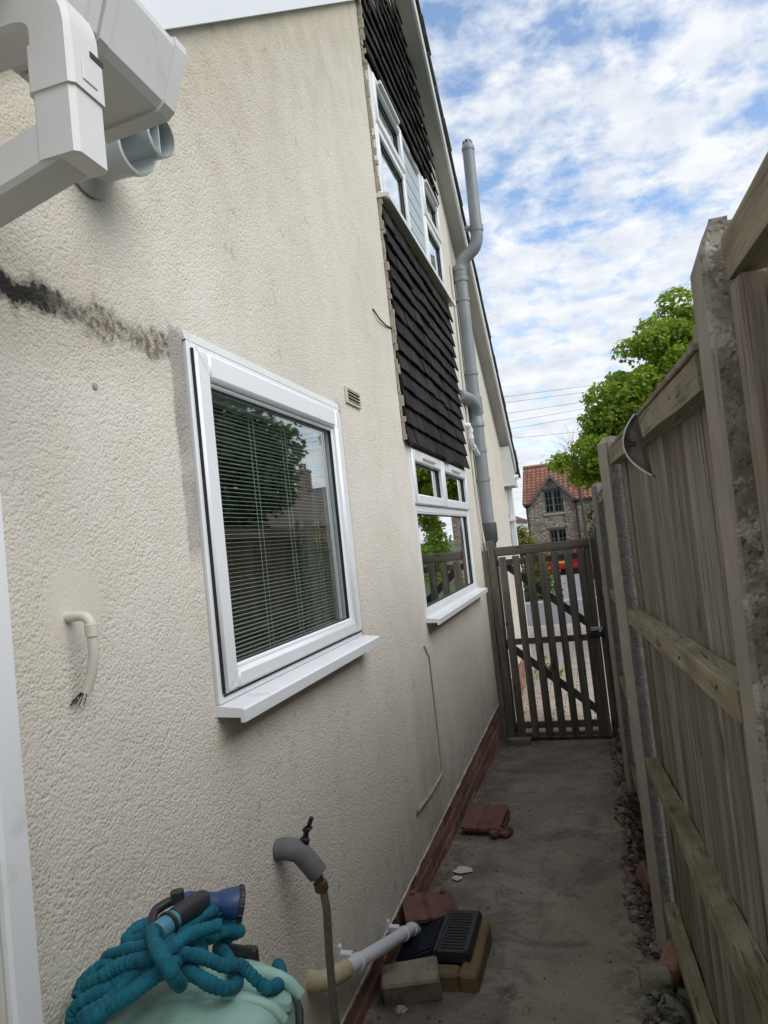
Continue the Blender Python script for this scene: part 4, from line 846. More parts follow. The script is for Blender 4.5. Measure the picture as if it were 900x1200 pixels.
tag(rot_box('broken_brick', (.985, 2.72, S(2.72) + .03), (.11, .10, .065), (0, 4, 12), M['pale_brick'], .012, .012), 'grey broken brick end at the gravel edge under the second post', 'brick')
tag(rot_box('broken_brick', (1.055, 2.80, S(2.8) + .035), (.07, .13, .09), (8, 12, -20), M['brick'], .012, .012), 'reddish broken brick tucked between gravel and the fence foot', 'brick')
tag(rot_box('broken_brick', (1.022, 3.55, S(3.55) + .03), (.05, .20, .08), (5, 25, 8), M['red_tile'], .012, .012), 'long reddish slab of tile leaning against the fence foot', 'tile piece')
rk = [((1.03, 2.55), .062, 'large grey rock at the bottom of the gravel nearest the camera'), ((.96, 5.40), .05, 'flat pale stone at the path edge close to the gate'), ((.985, 5.75), .04, 'stone against the fence foot nearest the gate'), ((1.0, 4.9), .05, 'stone in the gravel beside the third post'), ((.99, 4.0), .035, 'small stone in the gravel halfway along the fence'), ((.975, 3.05), .035, 'rounded stone by the base of the second post'), ((.94, 5.15), .035, 'narrow stone overhanging the path short of the gate')]
for (x, y), r, lb in rk: rock(lb, (x, y, S(y) + r * .3), r, 'rock', group='loose stones along the fence foot')
rock('white crumb of mortar in front of the loose brick', (.115, 2.46, S(2.46) + .008), .022, 'mortar_crumb', M['mortar'])
for (u, v, s, lb) in ((541, 1021, .05, 'larger pale paint flake on the path between the tile piles'), (537, 1031, .035, 'smaller pale paint flake nearer the camera than its larger neighbour')):
    p = on(u, v, 2, .155); g = MB(); n = 9; ring = [(p.x + s * random.uniform(.5, 1.2) * math.cos(6.283 * i / n), p.y + s * random.uniform(.5, 1.2) * math.sin(6.283 * i / n), S(p.y) + .003 + .001 * i) for i in range(n)]; g.prism(ring, (0, 0, .002)); tag(g.build('paint_flake', M['paint_chip']), lb, 'paint flake')
# gravel, litter: stuff
def scatter(name, mat, n, f, rr, flat=.7, sub=1):
    b = bmesh.new()
    tmp = bmesh.new(); bmesh.ops.create_icosphere(tmp, subdivisions=sub, radius=1.0); base_v = [v.co.copy() for v in tmp.verts]; base_f = [[v.index for v in q.verts] for q in tmp.faces]; tmp.free()
    for i in range(n):
        x, y = f(); r = random.choice(rr) * random.uniform(.6, 1.3); R3 = Euler((random.uniform(0, 6), random.uniform(0, 6), random.uniform(0, 6))).to_matrix(); sc = Vector((random.uniform(.7, 1.3), random.uniform(.7, 1.2), random.uniform(.5, .9)))
        vs = []
        for q in base_v:
            w_ = R3 @ Vector((q.x * sc.x, q.y * sc.y, q.z * sc.z)) * r * random.uniform(.85, 1.15); w_.z *= flat; vs.append(b.verts.new((x + w_.x, y + w_.y, S(y) + w_.z + r * .2)))
        for q in base_f: b.faces.new([vs[k] for k in q])
    mb = MB(); mb.bm.free(); mb.bm = b; return tag(mb.build(name, mat), kind='stuff')
def strip():
    y = random.uniform(1.8, 6.4); x = min(1.15, .935 + abs(random.gauss(0, .055)) + .02 * math.sin(y * 5)); return x, y
def gmat():
    mt, t, p, o = base('gravel_pieces'); g = t.nodes.new('ShaderNodeNewGeometry'); c = ramp(t, g.outputs['Random Per Island'], [(.0, (.07, .06, .05)), (.4, (.15, .135, .115)), (.75, (.25, .23, .20)), (1., (.13, .075, .055))]); t.links.new(c, p.inputs['Base Color']); p.inputs['Roughness'].default_value = .95; return mt
GM = gmat()
scatter('gravel', GM, 1500, strip, [.006, .008, .012, .018, .026])
scatter('grit', GM, 900, lambda: (random.uniform(.02, .95), random.uniform(1.9, 6.3)), [.0025, .003, .004, .006])
scatter('wall_foot_grit', GM, 260, lambda: (abs(random.gauss(.0, .05)) + .01, random.uniform(2.0, 6.3)), [.003, .005, .008])
def leaves_flat(name, mat, n, f, s):
    b = bmesh.new()
    for i in range(n):
        x, y = f(); R3 = Euler((random.gauss(0, .5), random.gauss(0, .5), random.uniform(0, 6.3))).to_matrix(); z = S(y) + random.uniform(.008, .04)
        q = [Vector((-1, 0, 0)), Vector((0, -.5, .1)), Vector((1, 0, .25)), Vector((0, .5, .1))]; b.faces.new([b.verts.new(Vector((x, y, z)) + R3 @ (k * s * random.uniform(.6, 1.3))) for k in q])
    mb = MB(); mb.bm.free(); mb.bm = b; return tag(mb.build(name, mat), kind='stuff')
leaves_flat('leaf_litter', M['twig'], 420, lambda: (random.gauss(1.0, .035), random.choice((random.gauss(4.45, .25), random.uniform(2.2, 6.2), random.gauss(3.9, .2)))), .022)
leaves_flat('weeds', M['leaf_hedge'], 160, lambda: (random.gauss(1.03, .02), random.choice((random.gauss(4.35, .1), random.gauss(2.62, .08)))), .02)

# ------------------------------------------------------------------ tub, hose and spray gun
tub = thing('storage_tub', 'mint green plastic tub with a domed ribbed lid under the blue hose', 'tub', (.21, .98, .28))
def superell(cx, cy, rx, ry, z, n=36, e=3.0):
    o = []
    for i in range(n):
        a = 2 * math.pi * i / n; c, s = math.cos(a), math.sin(a); o.append(Vector((cx + rx * math.copysign(abs(c) ** (2 / e), c), cy + ry * math.copysign(abs(s) ** (2 / e), s), z)))
    return o
def loft(rings, mat, name, par, sm=40, capb=True, capt=True):
    g = MB(); vs = [[g.bm.verts.new(p) for p in r] for r in rings]; n = len(vs[0])
    for a, b in zip(vs, vs[1:]):
        for j in range(n): g.bm.faces.new((a[j], a[(j + 1) % n], b[(j + 1) % n], b[j]))
    if capb: g.bm.faces.new(vs[0][::-1])
    if capt: g.bm.faces.new(vs[-1])
    return g.build(name, mat, par, sm)
cx_, cy_ = .205, .97
RX, RY, ZT = .178, .262, 1.05
loft([superell(cx_, cy_, .145, .215, .29), superell(cx_, cy_, .16, .235, .5), superell(cx_, cy_, .17, .25, ZT - .005)], M['mint'], 'body', tub)
rings = [superell(cx_, cy_, RX, RY, ZT - .01), superell(cx_, cy_, RX + .003, RY + .003, ZT + .012), superell(cx_, cy_, RX - .002, RY - .003, ZT + .032)]
def dome(t): return (1 - t ** 2.6 * .85)
for t_ in (.2, .4, .55, .7, .82, .92, .98): rings.append(superell(cx_, cy_, (RX - .002) * dome(t_), (RY - .003) * dome(t_), ZT + .032 + .075 * math.sin(t_ * math.pi / 2)))
lid = loft(rings, M['mint'], 'lid', tub)
def lidz(x, y):
    q_ = max(abs(x - cx_) / RX, abs(y - cy_) / RY); q_ = min(q_, .999); t_ = max(0, (1 - q_) / .85) ** (1 / 2.6); return ZT + .032 + .075 * math.sin(min(t_, 1) * math.pi / 2)
for (yc, dx, r0_) in ((1.13, .03, .010), (1.06, .04, .008), (.98, .04, .008)):
    g = MB(); pts = []
    for i in range(13):
        t_ = i / 12; x = cx_ - .03 + t_ * (RX + .025); y = yc + dx * (t_ - .5); pts.append((x, y, lidz(x, y) - .004))
    g.tube(pts, [r0_ * (1 + .4 * math.sin(i / 12 * math.pi)) for i in range(13)], 10); g.build('lid_rib', M['mint'], lid, 60)
g = MB(); g.lathe([(.035, -.02), (.035, .012), (.028, .020), (.0, .022)], (cx_ + .135, cy_ + .14, 1.115), (.6, .25, .9), 20); g.build('lid_boss', M['mint'], lid, 40)
g = MB(); st = superell(cx_, cy_, RX + .006, RY + .006, ZT + .015); st = [p for p in st if p.y > cy_ + .15]; st.sort(key=lambda p: -p.x)
g.tube([st[0] + Vector((.004, .01, -.25)), st[0] + Vector((.002, 0, -.1))] + st, .009, 8); g.build('strap', M['black'], tub, 60)
g = MB(); g.tube([Vector((cx_ + .0, cy_ + RY - .06, 1.165)), Vector((cx_ + .03, cy_ + RY - .01, 1.13)), Vector((cx_ + .05, cy_ + RY + .012, 1.07)), Vector((cx_ + .06, cy_ + RY + .012, .9)), Vector((cx_ + .07, cy_ + RY + .0, .6))], .011, 8); g.build('strap', M['black'], tub, 60)
g = MB(); g.box((cx_ + .035, cy_ + RY + .0, 1.115), (.03, .02, .04), None, .005); g.build('buckle', M['black'], tub)

def catmull(P, n=7):
    P = [Vector(p) for p in P]; o = []
    for i in range(len(P) - 1):
        a, b, c, d = P[max(i - 1, 0)], P[i], P[i + 1], P[min(i + 2, len(P) - 1)]
        for j in range(n):
            t = j / n; o.append(.5 * ((2 * b) + (c - a) * t + (2 * a - 5 * b + 4 * c - d) * t * t + (3 * b - a - 3 * c + d) * t ** 3))
    return o + [P[-1]]
def zp(u, v, z): return on(70 + u / 3.333, 1020 + v / 3.333, 2, z)
strands = [
 [(632, 160, 1.225), (610, 150, 1.232), (540, 190, 1.235), (470, 240, 1.24), (400, 285, 1.245), (320, 300, 1.24), (250, 315, 1.225), (192, 335, 1.21), (178, 372, 1.195), (205, 400, 1.185), (260, 372, 1.19), (330, 330, 1.205)],
 [(640, 205, 1.20), (690, 190, 1.205), (650, 178, 1.21), (560, 220, 1.215), (480, 275, 1.222), (400, 320, 1.23), (310, 350, 1.225), (220, 405, 1.21)],
 [(640, 270, 1.17), (700, 238, 1.185), (660, 235, 1.195), (580, 262, 1.205), (480, 302, 1.21), (390, 360, 1.222), (300, 400, 1.215), (200, 455, 1.20), (110, 500, 1.195), (60, 545, 1.18), (48, 600, 1.16), (60, 660, 1.12)],
 [(362, 235, 1.262), (366, 275, 1.27), (395, 330, 1.272), (430, 385, 1.262), (452, 425, 1.24), (470, 445, 1.21)],
 [(430, 330, 1.225), (480, 325, 1.235), (560, 340, 1.225), (640, 372, 1.205), (700, 370, 1.195), (740, 400, 1.18), (775, 435, 1.165), (820, 462, 1.15), (858, 440, 1.13), (862, 395, 1.12), (850, 365, 1.12)],
 [(480, 372, 1.21), (540, 415, 1.205), (600, 448, 1.195), (655, 462, 1.18), (690, 435, 1.17), (680, 390, 1.165), (650, 330, 1.165), (620, 290, 1.165)],
 [(360, 352, 1.22), (270, 392, 1.215), (180, 372, 1.20), (120, 410, 1.19), (80, 465, 1.175), (100, 530, 1.165), (90, 590, 1.15)],
 [(345, 205, 1.20), (290, 235, 1.205), (262, 275, 1.20), (300, 275, 1.205), (350, 245, 1.21)],
 [(420, 385, 1.24), (340, 440, 1.235), (260, 495, 1.225), (180, 545, 1.21), (120, 590, 1.20), (100, 640, 1.17)],
 [(625, 215, 1.235), (560, 232, 1.24), (500, 258, 1.245), (440, 300, 1.25), (380, 335, 1.245), (300, 352, 1.235), (230, 375, 1.225), (160, 420, 1.212), (95, 460, 1.195), (75, 500, 1.185)],
    [(600, 175, 1.205), (520, 215, 1.21), (450, 262, 1.215), (390, 305, 1.22), (330, 375, 1.215), (270, 430, 1.21), (215, 490, 1.20), (150, 540, 1.19), (95, 575, 1.18), (70, 640, 1.15)],
    [(560, 300, 1.20), (500, 330, 1.215), (430, 372, 1.232), (360, 412, 1.232), (290, 468, 1.225), (215, 520, 1.215), (150, 575, 1.20), (130, 640, 1.17)],
    [(330, 390, 1.195), (250, 450, 1.19), (180, 500, 1.18), (130, 545, 1.17), (110, 610, 1.15)],
]
hose = thing('hose_coil', 'coiled teal fabric garden hose heaped over the mint green tub', 'hose', (.3, 1.0, 1.16))
for s in strands:
    pts = catmull([zp(*q) for q in s], 18); d = 0; rs = []
    for i, p in enumerate(pts):
        d += (p - pts[i - 1]).length if i else 0; rs.append(.0112 + .0007 * math.sin(d * 620 + 3 * mnoise.noise(p * 40)) + .0022 * mnoise.noise(p * 35) + .0008 * mnoise.noise(p * 150))
    g = MB(); g.tube(pts, rs, 12); g.build('hose_loop', M['teal'], hose, 80)
gun = thing('spray_gun', 'blue and black hose spray gun lying on top of the teal hose', 'spray gun', (.2, 1.2, 1.25))
gz = 1.26
h0, h1 = zp(480, 122, gz - .005), zp(712, 130, gz - .035); hd = (h1 - h0).normalized()
q = lambda t: h0.lerp(h1, t)
L_ = (h1 - h0).length
g = MB(); g.lathe([(0, 0), (.015, .0), (.018, .01), (.018, L_ * .55), (.021, L_ * .6), (.027, L_ * .78), (.029, L_ * .88), (.029, L_ * .9)], h0, hd, 20); g.build('head', M['blue'], gun, 40)
g = MB(); g.lathe([(.029, 0), (.031, .003), (.031, L_ * .09), (.028, L_ * .105), (.024, L_ * .105), (.023, L_ * .095), (0, L_ * .095)], q(.9), hd, 24); g.build('nozzle_ring', M['black'], gun, 35)
for i in range(12):
    a = i * math.pi / 6; u_ = hd.orthogonal().normalized(); v_ = hd.cross(u_); c = q(.955) + (u_ * math.cos(a) + v_ * math.sin(a)) * .0312; g = MB(); g.tube([c - hd * L_ * .04, c + hd * L_ * .04], .0016, 6); g.build('grip_ridge', M['black'], gun)
e0, e1, e2 = q(.32), zp(480, 165, gz + .002), zp(380, 245, gz + .002)
g = MB(); g.tube([e0, e0.lerp(e1, .6), e1, e1.lerp(e2, .35)], [.021, .021, .0195, .018], 14); g.build('handle_grip', M['black'], gun, 40)
g = MB(); g.tube([e1.lerp(e2, .33), e1.lerp(e2, .55)], .0165, 14); g.build('handle', M['aqua'], gun, 40)
g = MB(); g.tube([e1.lerp(e2, .53), e1.lerp(e2, .62)], .021, 16); g.build('collar', M['black'], gun, 40)
g = MB(); g.tube([e1.lerp(e2, .62), e2], [.017, .0165], 14); g.build('connector', M['aqua'], gun, 40)
t0, t1, t2 = zp(455, 112, gz), zp(375, 158, gz - .005), zp(362, 215, gz - .01)
g = MB(); g.tube(catmull([q(.1), t0, t1, t2, zp(378, 222, gz - .01)], 5), .0085, 8); g.build('trigger', M['black'], gun, 60)
g = MB(); g.lathe([(0, 0), (.012, .002), (.012, .02), (0, .022)], zp(462, 125, gz + .01), (0, 0, 1), 12); g.build('knob', M['black'], gun, 40)

# ------------------------------------------------------------------ vegetation
def crown_mesh(name, mat, blobs, n, size, parent=None, droop=.3):
    # blobs: (cx, cy, cz, rx, ry, rz, weight); leaves gather in clumps near the surface of each blob
    V, F = [], []; wts = np.array([b[6] for b in blobs], float); wts /= wts.sum()
    for bi, b in enumerate(blobs):
        m_ = int(n * wts[bi]); ncl = max(6, m_ // 34)
        for c in range(ncl):
            d = rng.normal(size=3); d /= np.linalg.norm(d); r = rng.uniform(.35, 1.0) ** .45
            cc = np.array(b[:3]) + d * r * np.array(b[3:6]); cr_ = rng.uniform(.5, 1.5) * size * 2.3
            for k in range(34):
                p = cc + rng.normal(size=3) * cr_ * np.array((.6, .6, .42))
                nrm = d * .5 + rng.normal(size=3) * .55 + np.array((0, 0, .55)); nrm /= np.linalg.norm(nrm)
                t = np.cross(nrm, rng.normal(size=3)); t /= np.linalg.norm(t); bt = np.cross(nrm, t); s = size * rng.uniform(.55, 1.25)
                i0 = len(V); V += [tuple(p - t * s * .5), tuple(p + bt * s * .42 - nrm * s * .10), tuple(p + t * s * .55 - nrm * s * droop * .4), tuple(p - bt * s * .42 - nrm * s * .10)]; F.append((i0, i0 + 1, i0 + 2, i0 + 3))
    me = bpy.data.meshes.new(name); wo = wl(parent); me.from_pydata([(v[0] - wo.x, v[1] - wo.y, v[2] - wo.z) for v in V], [], F); me.materials.append(mat)
    o = bpy.data.objects.new(name, me); col.objects.link(o)
    if parent: o.parent = parent
    WL[o.name] = wo; return o
def lobed_crown(name, mat, blobs, n, size, parent, lobes=13, lr=(.2, .36)):
    # every blob carries rounded lobes of leaves; the hollows between lobes stay open and shaded
    V, F = [], []; L_all = []
    for b in blobs:
        k = max(4, int(lobes * b[6] / 2.2)); sc = min(1.0, (b[3] + b[5]) / 1.4)
        for i in range(k):
            d = rng.normal(size=3); d /= np.linalg.norm(d); L_all.append((np.array(b[:3]) + d * np.array(b[3:6]) * rng.uniform(.55, 1.0), rng.uniform(*lr) * (.55 + .45 * sc)))
    tot = sum(l[1] ** 2 for l in L_all)
    for c, r in L_all:
        for k in range(int(n * r * r / tot)):
            d = rng.normal(size=3); d[2] = d[2] + .35; d /= np.linalg.norm(d)
            p = c + d * np.array((1, 1, .72)) * r * rng.uniform(.55, 1.12) ** .5 + rng.normal(size=3) * size * .35
            nrm = d * .8 + rng.normal(size=3) * .45 + np.array((0, 0, .45)); nrm /= np.linalg.norm(nrm)
            t = np.cross(nrm, rng.normal(size=3)); t /= np.linalg.norm(t); bt = np.cross(nrm, t); s = size * rng.uniform(.5, 1.3)
            i0 = len(V); V += [tuple(p - t * s * .5), tuple(p + bt * s * .46 - nrm * s * .08 + t * s * .1), tuple(p + t * s * .55 - nrm * s * .14), tuple(p - bt * s * .46 - nrm * s * .08 + t * s * .1)]; F.append((i0, i0 + 1, i0 + 2, i0 + 3))
    me = bpy.data.meshes.new(name); wo = wl(parent); me.from_pydata([(v[0] - wo.x, v[1] - wo.y, v[2] - wo.z) for v in V], [], F); me.materials.append(mat)
    o = bpy.data.objects.new(name, me); col.objects.link(o); o.parent = parent; WL[o.name] = wo; return o
def limbs(par, base_, blobs, r0, fork):
    g = MB(); f = Vector(fork); g.tube([base_, Vector(base_).lerp(f, .5) + Vector((.05, .03, 0)), f], [r0, r0 * .82, r0 * .6], 10); g.build('trunk', M['bark'], par, 50)
    for b in blobs:
        e = Vector(b[:3]); mid = f.lerp(e, .5) + Vector((random.uniform(-.2, .2), random.uniform(-.2, .2), .1)); h = MB(); h.tube([f, mid, e], [r0 * .4, r0 * .25, r0 * .08], 7)
        for k in range(5):
            d = Vector((random.gauss(0, 1), random.gauss(0, 1), random.gauss(0, .7))).normalized(); q = f.lerp(e, random.uniform(.5, 1)); h.tube([q, q + Vector((d.x * b[3] * .5, d.y * b[4] * .5, d.z * b[5] * .5)), q + Vector((d.x * b[3] * .95, d.y * b[4] * .95, d.z * b[5] * .9))], [r0 * .12, r0 * .06, r0 * .02], 5)
        h.build('limb', M['bark'], par, 50)
ta = thing('maple_tree', 'bright yellow-green leafy tree overhanging the fence top', 'tree', (2.6, 12.3, S(12.3)))
ba = [(2.05, 12.3, 3.75, .62, .7, .55, 2.5), (1.62, 12.1, 3.2, .5, .6, .5, 2), (2.72, 12.6, 4.4, .7, .7, .55, 2.5), (2.3, 12.6, 3.1, .8, .7, .6, 2), (1.8, 11.9, 3.5, .72, .8, .62, 3), (1.38, 11.7, 2.95, .48, .6, .45, 2), (2.35, 12.2, 4.12, .8, .8, .66, 3), (2.95, 12.5, 4.72, .85, .8, .65, 3), (2.35, 12.4, 3.3, .95, .9, .8, 3), (3.1, 12.8, 4.0, .8, .9, .95, 3), (1.05, 11.5, 2.66, .34, .4, .2, .8), (1.45, 11.6, 2.35, .33, .4, .42, 1.0), (1.5, 11.4, 1.75, .2, .3, .55, .9), (.70, 11.5, 2.86, .24, .25, .08, .25)]
limbs(ta, (2.7, 12.5, S(12.5) - .1), ba[:9], .16, (2.5, 12.4, 2.0)); lobed_crown('crown', M['leaf'], ba, 66000, .066, ta, 22, (.15, .32))
tb = thing('maple_tree', 'dark leafy tree seen only in the reflection of the nearest window', 'tree', (5.4, 10.2, S(10)))
bb = [(4.9, 10.6, 3.1, 1.25, 1.3, 1.3, 3), (5.9, 9.7, 3.7, 1.4, 1.4, 1.6, 3), (4.55, 11.1, 3.95, .7, .8, .8, 2), (6.6, 9.2, 2.8, 1.3, 1.4, 1.5, 3), (5.6, 9.8, 2.0, 1.3, 1.3, .8, 2), (4.35, 11.4, 3.3, .45, .5, .35, .6)]
limbs(tb, (5.6, 9.9, S(10) - .1), bb[:4], .2, (5.5, 9.9, 1.9)); lobed_crown('crown', M['leaf_dark'], bb, 36000, .11, tb, 22, (.35, .62))
def bush(name, label, cat, blobs, n, size, mat):
    o = crown_mesh(name, mat, blobs, n, size); return tag(o, label, cat)
def plant(name, label, cat, blobs, n, size, mat):
    b0 = blobs[0]; root = thing(name, label, cat, (b0[0], b0[1], S(b0[1]) - .02)); crown_mesh('foliage', mat, blobs, n, size, root)
    g = MB()
    for k in range(7):
        b = random.choice(blobs); p = Vector((b0[0] + random.uniform(-.1, .1), b0[1] + random.uniform(-.1, .1), S(b0[1]) - .03)); e = Vector((b[0] + random.uniform(-.5, .5) * b[3], b[1] + random.uniform(-.5, .5) * b[4], b[2] + random.uniform(0, .6) * b[5])); g.tube([p, p.lerp(e, .5) + Vector((0, 0, .1)), e], [.02, .014, .005], 6)
    g.build('stems', M['bark'], root); return root
plant('shrub', 'yellow-green shrub in front of the stone cottage by the white downpipe', 'shrub', [(-.95, 22.8, .75, .5, .5, .75, 3), (-1.15, 22.9, 1.45, .35, .4, .55, 2), (-.75, 22.7, .2, .45, .4, .6, 2)], 6500, .085, M['leaf_shrub'])
plant('shrub', 'dark green hedge bush seen through the left gate slats', 'shrub', [(-1.0, 21.9, -.05, .6, .4, .42, 2), (-.45, 22.1, .0, .35, .35, .4, 1)], 2000, .07, M['leaf_hedge'])
plant('shrub', 'green ivy-like shrub at the right of the cottage under the tree', 'shrub', [(1.35, 36.6, .3, .7, .4, 1.1, 3), (1.5, 36.8, 1.7, .55, .35, 1.0, 2), (1.1, 36.4, -.4, .6, .5, .5, 2)], 3000, .14, M['leaf_hedge'])
plant('grass_tuft', 'small green plant growing at the paving edge behind the gate', 'plant', [(.27, 9.3, .06, .09, .14, .14, 1)], 140, .05, M['leaf'])
plant('shrub', 'yellow-green bush behind the fence, reflected low in the nearest window', 'shrub', [(4.2, 12.5, 1.9, .7, .7, .6, 2), (4.0, 12.4, 1.0, .8, .8, .8, 2)], 2200, .09, M['leaf_shrub'])
plant('hedge', 'dark hedge beyond the road at the right of the driveway', 'hedge', [(1.75, 27, .1, .45, 3.5, .55, 3)], 2600, .12, M['leaf_hedge'])
bt = thing('bare_tree', 'bare twiggy tree against the sky left of the leafy tree', 'tree', (.9, 30, S(30)))
g = MB(); p = Vector((.9, 30, S(30))); g.tube([p, (.85, 30, 2.5), (.75, 30, 4.2)], [.1, .06, .03], 7); g.build('trunk', M['bark'], bt)
g = MB()
for i in range(70):
    z = random.uniform(3.0, 5.0); q = Vector((.78 + random.uniform(-.15, .15), 30, z)); d = Vector((random.uniform(-1, .5), random.uniform(-.4, .4), random.uniform(.3, 1.2))).normalized(); l = random.uniform(.4, 1.3); g.tube([q, q + d * l * .5 + Vector((0, 0, .05)), q + d * l], [.010, .006, .003], 4)
g.build('twigs', M['bark'], bt)

# ------------------------------------------------------------------ far end: cottage, car, wall, wires
cot = thing('stone_cottage', 'rubble stone cottage with an orange pantiled roof beyond the road', 'cottage', (-.5, 38, S(38)))
CY = 38; zg = S(38) - .3; ZE = 3.33; ZR = 5.35; XA, XZ = -2.05, 6.0; CS = -.0665
WA = (-1.07, -.16, 2.62, 3.82); WB = (-1.0, -.12, .35, 1.75); GX = (-1.75, .35, 4.62)
mb = MB(); xs = [XA, WA[0], WB[0], WB[1], WA[1], .36, XZ]; zs = [zg, WB[2], WB[3], WA[2], ZE]
for a, b in zip(xs, xs[1:]):
    for lo, hi in zip(zs, zs[1:]):
        xm, zm = (a + b) / 2, (lo + hi) / 2
        if WB[0] < xm < WB[1] and WB[2] < zm < WB[3]: continue
        if WA[0] < xm < WA[1] and WA[2] < zm < WA[3]: continue
        mb.poly([(a, CY, lo), (b, CY, lo), (b, CY, hi), (a, CY, hi)])
# gabled half-dormer rising through the eave
gx0, gx1, gzp = -1.62, .32, 4.50; gc = (gx0 + gx1) / 2
mb.poly([(gx0, CY, ZE), (WA[0], CY, ZE), (WA[0], CY, ZE + (gzp - ZE) * (WA[0] - gx0) / (gc - gx0)), ]); mb.poly([(WA[1], CY, ZE), (gx1, CY, ZE), (WA[1], CY, ZE + (gzp - ZE) * (gx1 - WA[1]) / (gx1 - gc))])
mb.poly([(WA[0], CY, WA[3]), (WA[1], CY, WA[3]), (WA[1], CY, ZE + (gzp - ZE) * (gx1 - WA[1]) / (gx1 - gc)), (gc, CY, gzp), (WA[0], CY, ZE + (gzp - ZE) * (WA[0] - gx0) / (gc - gx0))])
mb.poly([(XA, CY, zg), (XA, CY + 6, zg), (XA, CY + 6, ZE), (XA, CY + 3, ZR), (XA, CY, ZE)]); mb.poly([(XZ, CY, zg), (XZ, CY + 6, zg), (XZ, CY + 6, ZE), (XZ, CY + 3, ZR), (XZ, CY, ZE)]); mb.poly([(XA, CY + 6, zg), (XZ, CY + 6, zg), (XZ, CY + 6, ZE), (XA, CY + 6, ZE)])
for (a, b, lo, hi) in (WA, WB):
    mb.poly([(a, CY, lo), (a, CY, hi), (a, CY + .3, hi), (a, CY + .3, lo)]); mb.poly([(b, CY, lo), (b, CY, hi), (b, CY + .3, hi), (b, CY + .3, lo)]); mb.poly([(a, CY, hi), (b, CY, hi), (b, CY + .3, hi), (a, CY + .3, hi)]); mb.poly([(a, CY, lo), (b, CY, lo), (b, CY + .3, lo), (a, CY + .3, lo)])
cw = mb.build('wall', M['rubble'], cot)
def pantiles(name, y0, z0, y1, z1, x0, x1, par, keep=None, wave=.24, gauge=.30):
    g = MB(); nx = int((x1 - x0) / wave * 6); ln = math.hypot(y1 - y0, z1 - z0); ny = int(ln / gauge); d = Vector((0, y1 - y0, z1 - z0)).normalized(); nrm = Vector((0, -d.z, d.y))
    for r in range(ny):
        for rowpos in (0,):
            lo, hi = r * gauge, (r + 1.12) * gauge
            prev = None
            for i in range(nx + 1):
                x = x0 + (x1 - x0) * i / nx; wv = .035 * math.sin((x - x0) / wave * 2 * math.pi); 
                a = Vector((x, y0, z0)) + d * lo + nrm * (wv + .05); b = Vector((x, y0, z0)) + d * hi + nrm * (wv + .005); c = Vector((x, y0, z0)) + d * lo + nrm * (wv + .0)
                ok = keep is None or keep(x, (a.z + b.z) / 2)
                cur = (g.bm.verts.new(a), g.bm.verts.new(b), g.bm.verts.new(c)) if ok else None
                if prev and cur: g.bm.faces.new((prev[0], cur[0], cur[1], prev[1])); g.bm.faces.new((prev[2], cur[2], cur[0], prev[0]))
                prev = cur
    o = g.build(name, M['pantile'], par); o['kind'] = 'stuff'; return o
mb = MB()
def slab(x0, x1, ya):
    za = ZE - .12 + (ya - CY + .2) * (ZR - ZE + .12) / 3.2
    mb.prism([(x0, ya, za), (x0, CY + 3, ZR), (x0, CY + 3, ZR - .08), (x0, ya, za - .08)], (x1 - x0, 0, 0))
slab(XA - .12, gx0 - .02, CY - .2); slab(gx1 + .02, XZ + .12, CY - .2); slab(gx0 - .018, gx1 + .018, CY + 1.75)
mb.prism([(XA - .12, CY + 3.002, ZR), (XA - .12, CY + 6.2, ZE - .12), (XA - .12, CY + 6.2, ZE - .2), (XA - .12, CY + 3.002, ZR - .08)], (XZ - XA + .24, 0, 0))
# keep the slab clear of the dormer front
rf = mb.build('roof', M['pantile'], cot)
pantiles('roof_tiles', CY - .22, ZE - .13, CY + 3, ZR + .01, XA - .14, XZ + .14, rf, keep=lambda x, z: not (gx0 - .05 < x < gx1 + .05 and z < gzp - abs(x - gc) / (gx1 - gc) * (gzp - ZE) + .05))
g = MB(); g.tube([(XA - .14, CY + 3, ZR + .04), (XZ + .14, CY + 3, ZR + .04)], .11, 10); g.build('ridge', M['pantile'], rf, 50)
for s in (-1, 1):
    e = gx0 - .12 if s < 0 else gx1 + .12; g = MB(); g.prism([(gc, CY - .25, gzp + .14), (e, CY - .25, ZE + .06), (e, CY - .25, ZE - .02), (gc, CY - .25, gzp + .05)], (0, 1.9, 0)); g.build('dormer_roof', M['pantile'], cot)
    g = MB(); g.prism([(gc, CY - .27, gzp + .11), (e, CY - .27, ZE + .03), (e, CY - .27, ZE - .13), (gc, CY - .27, gzp - .06)], (0, .04, 0)); g.build('bargeboard', M['slate_paint'], cot)
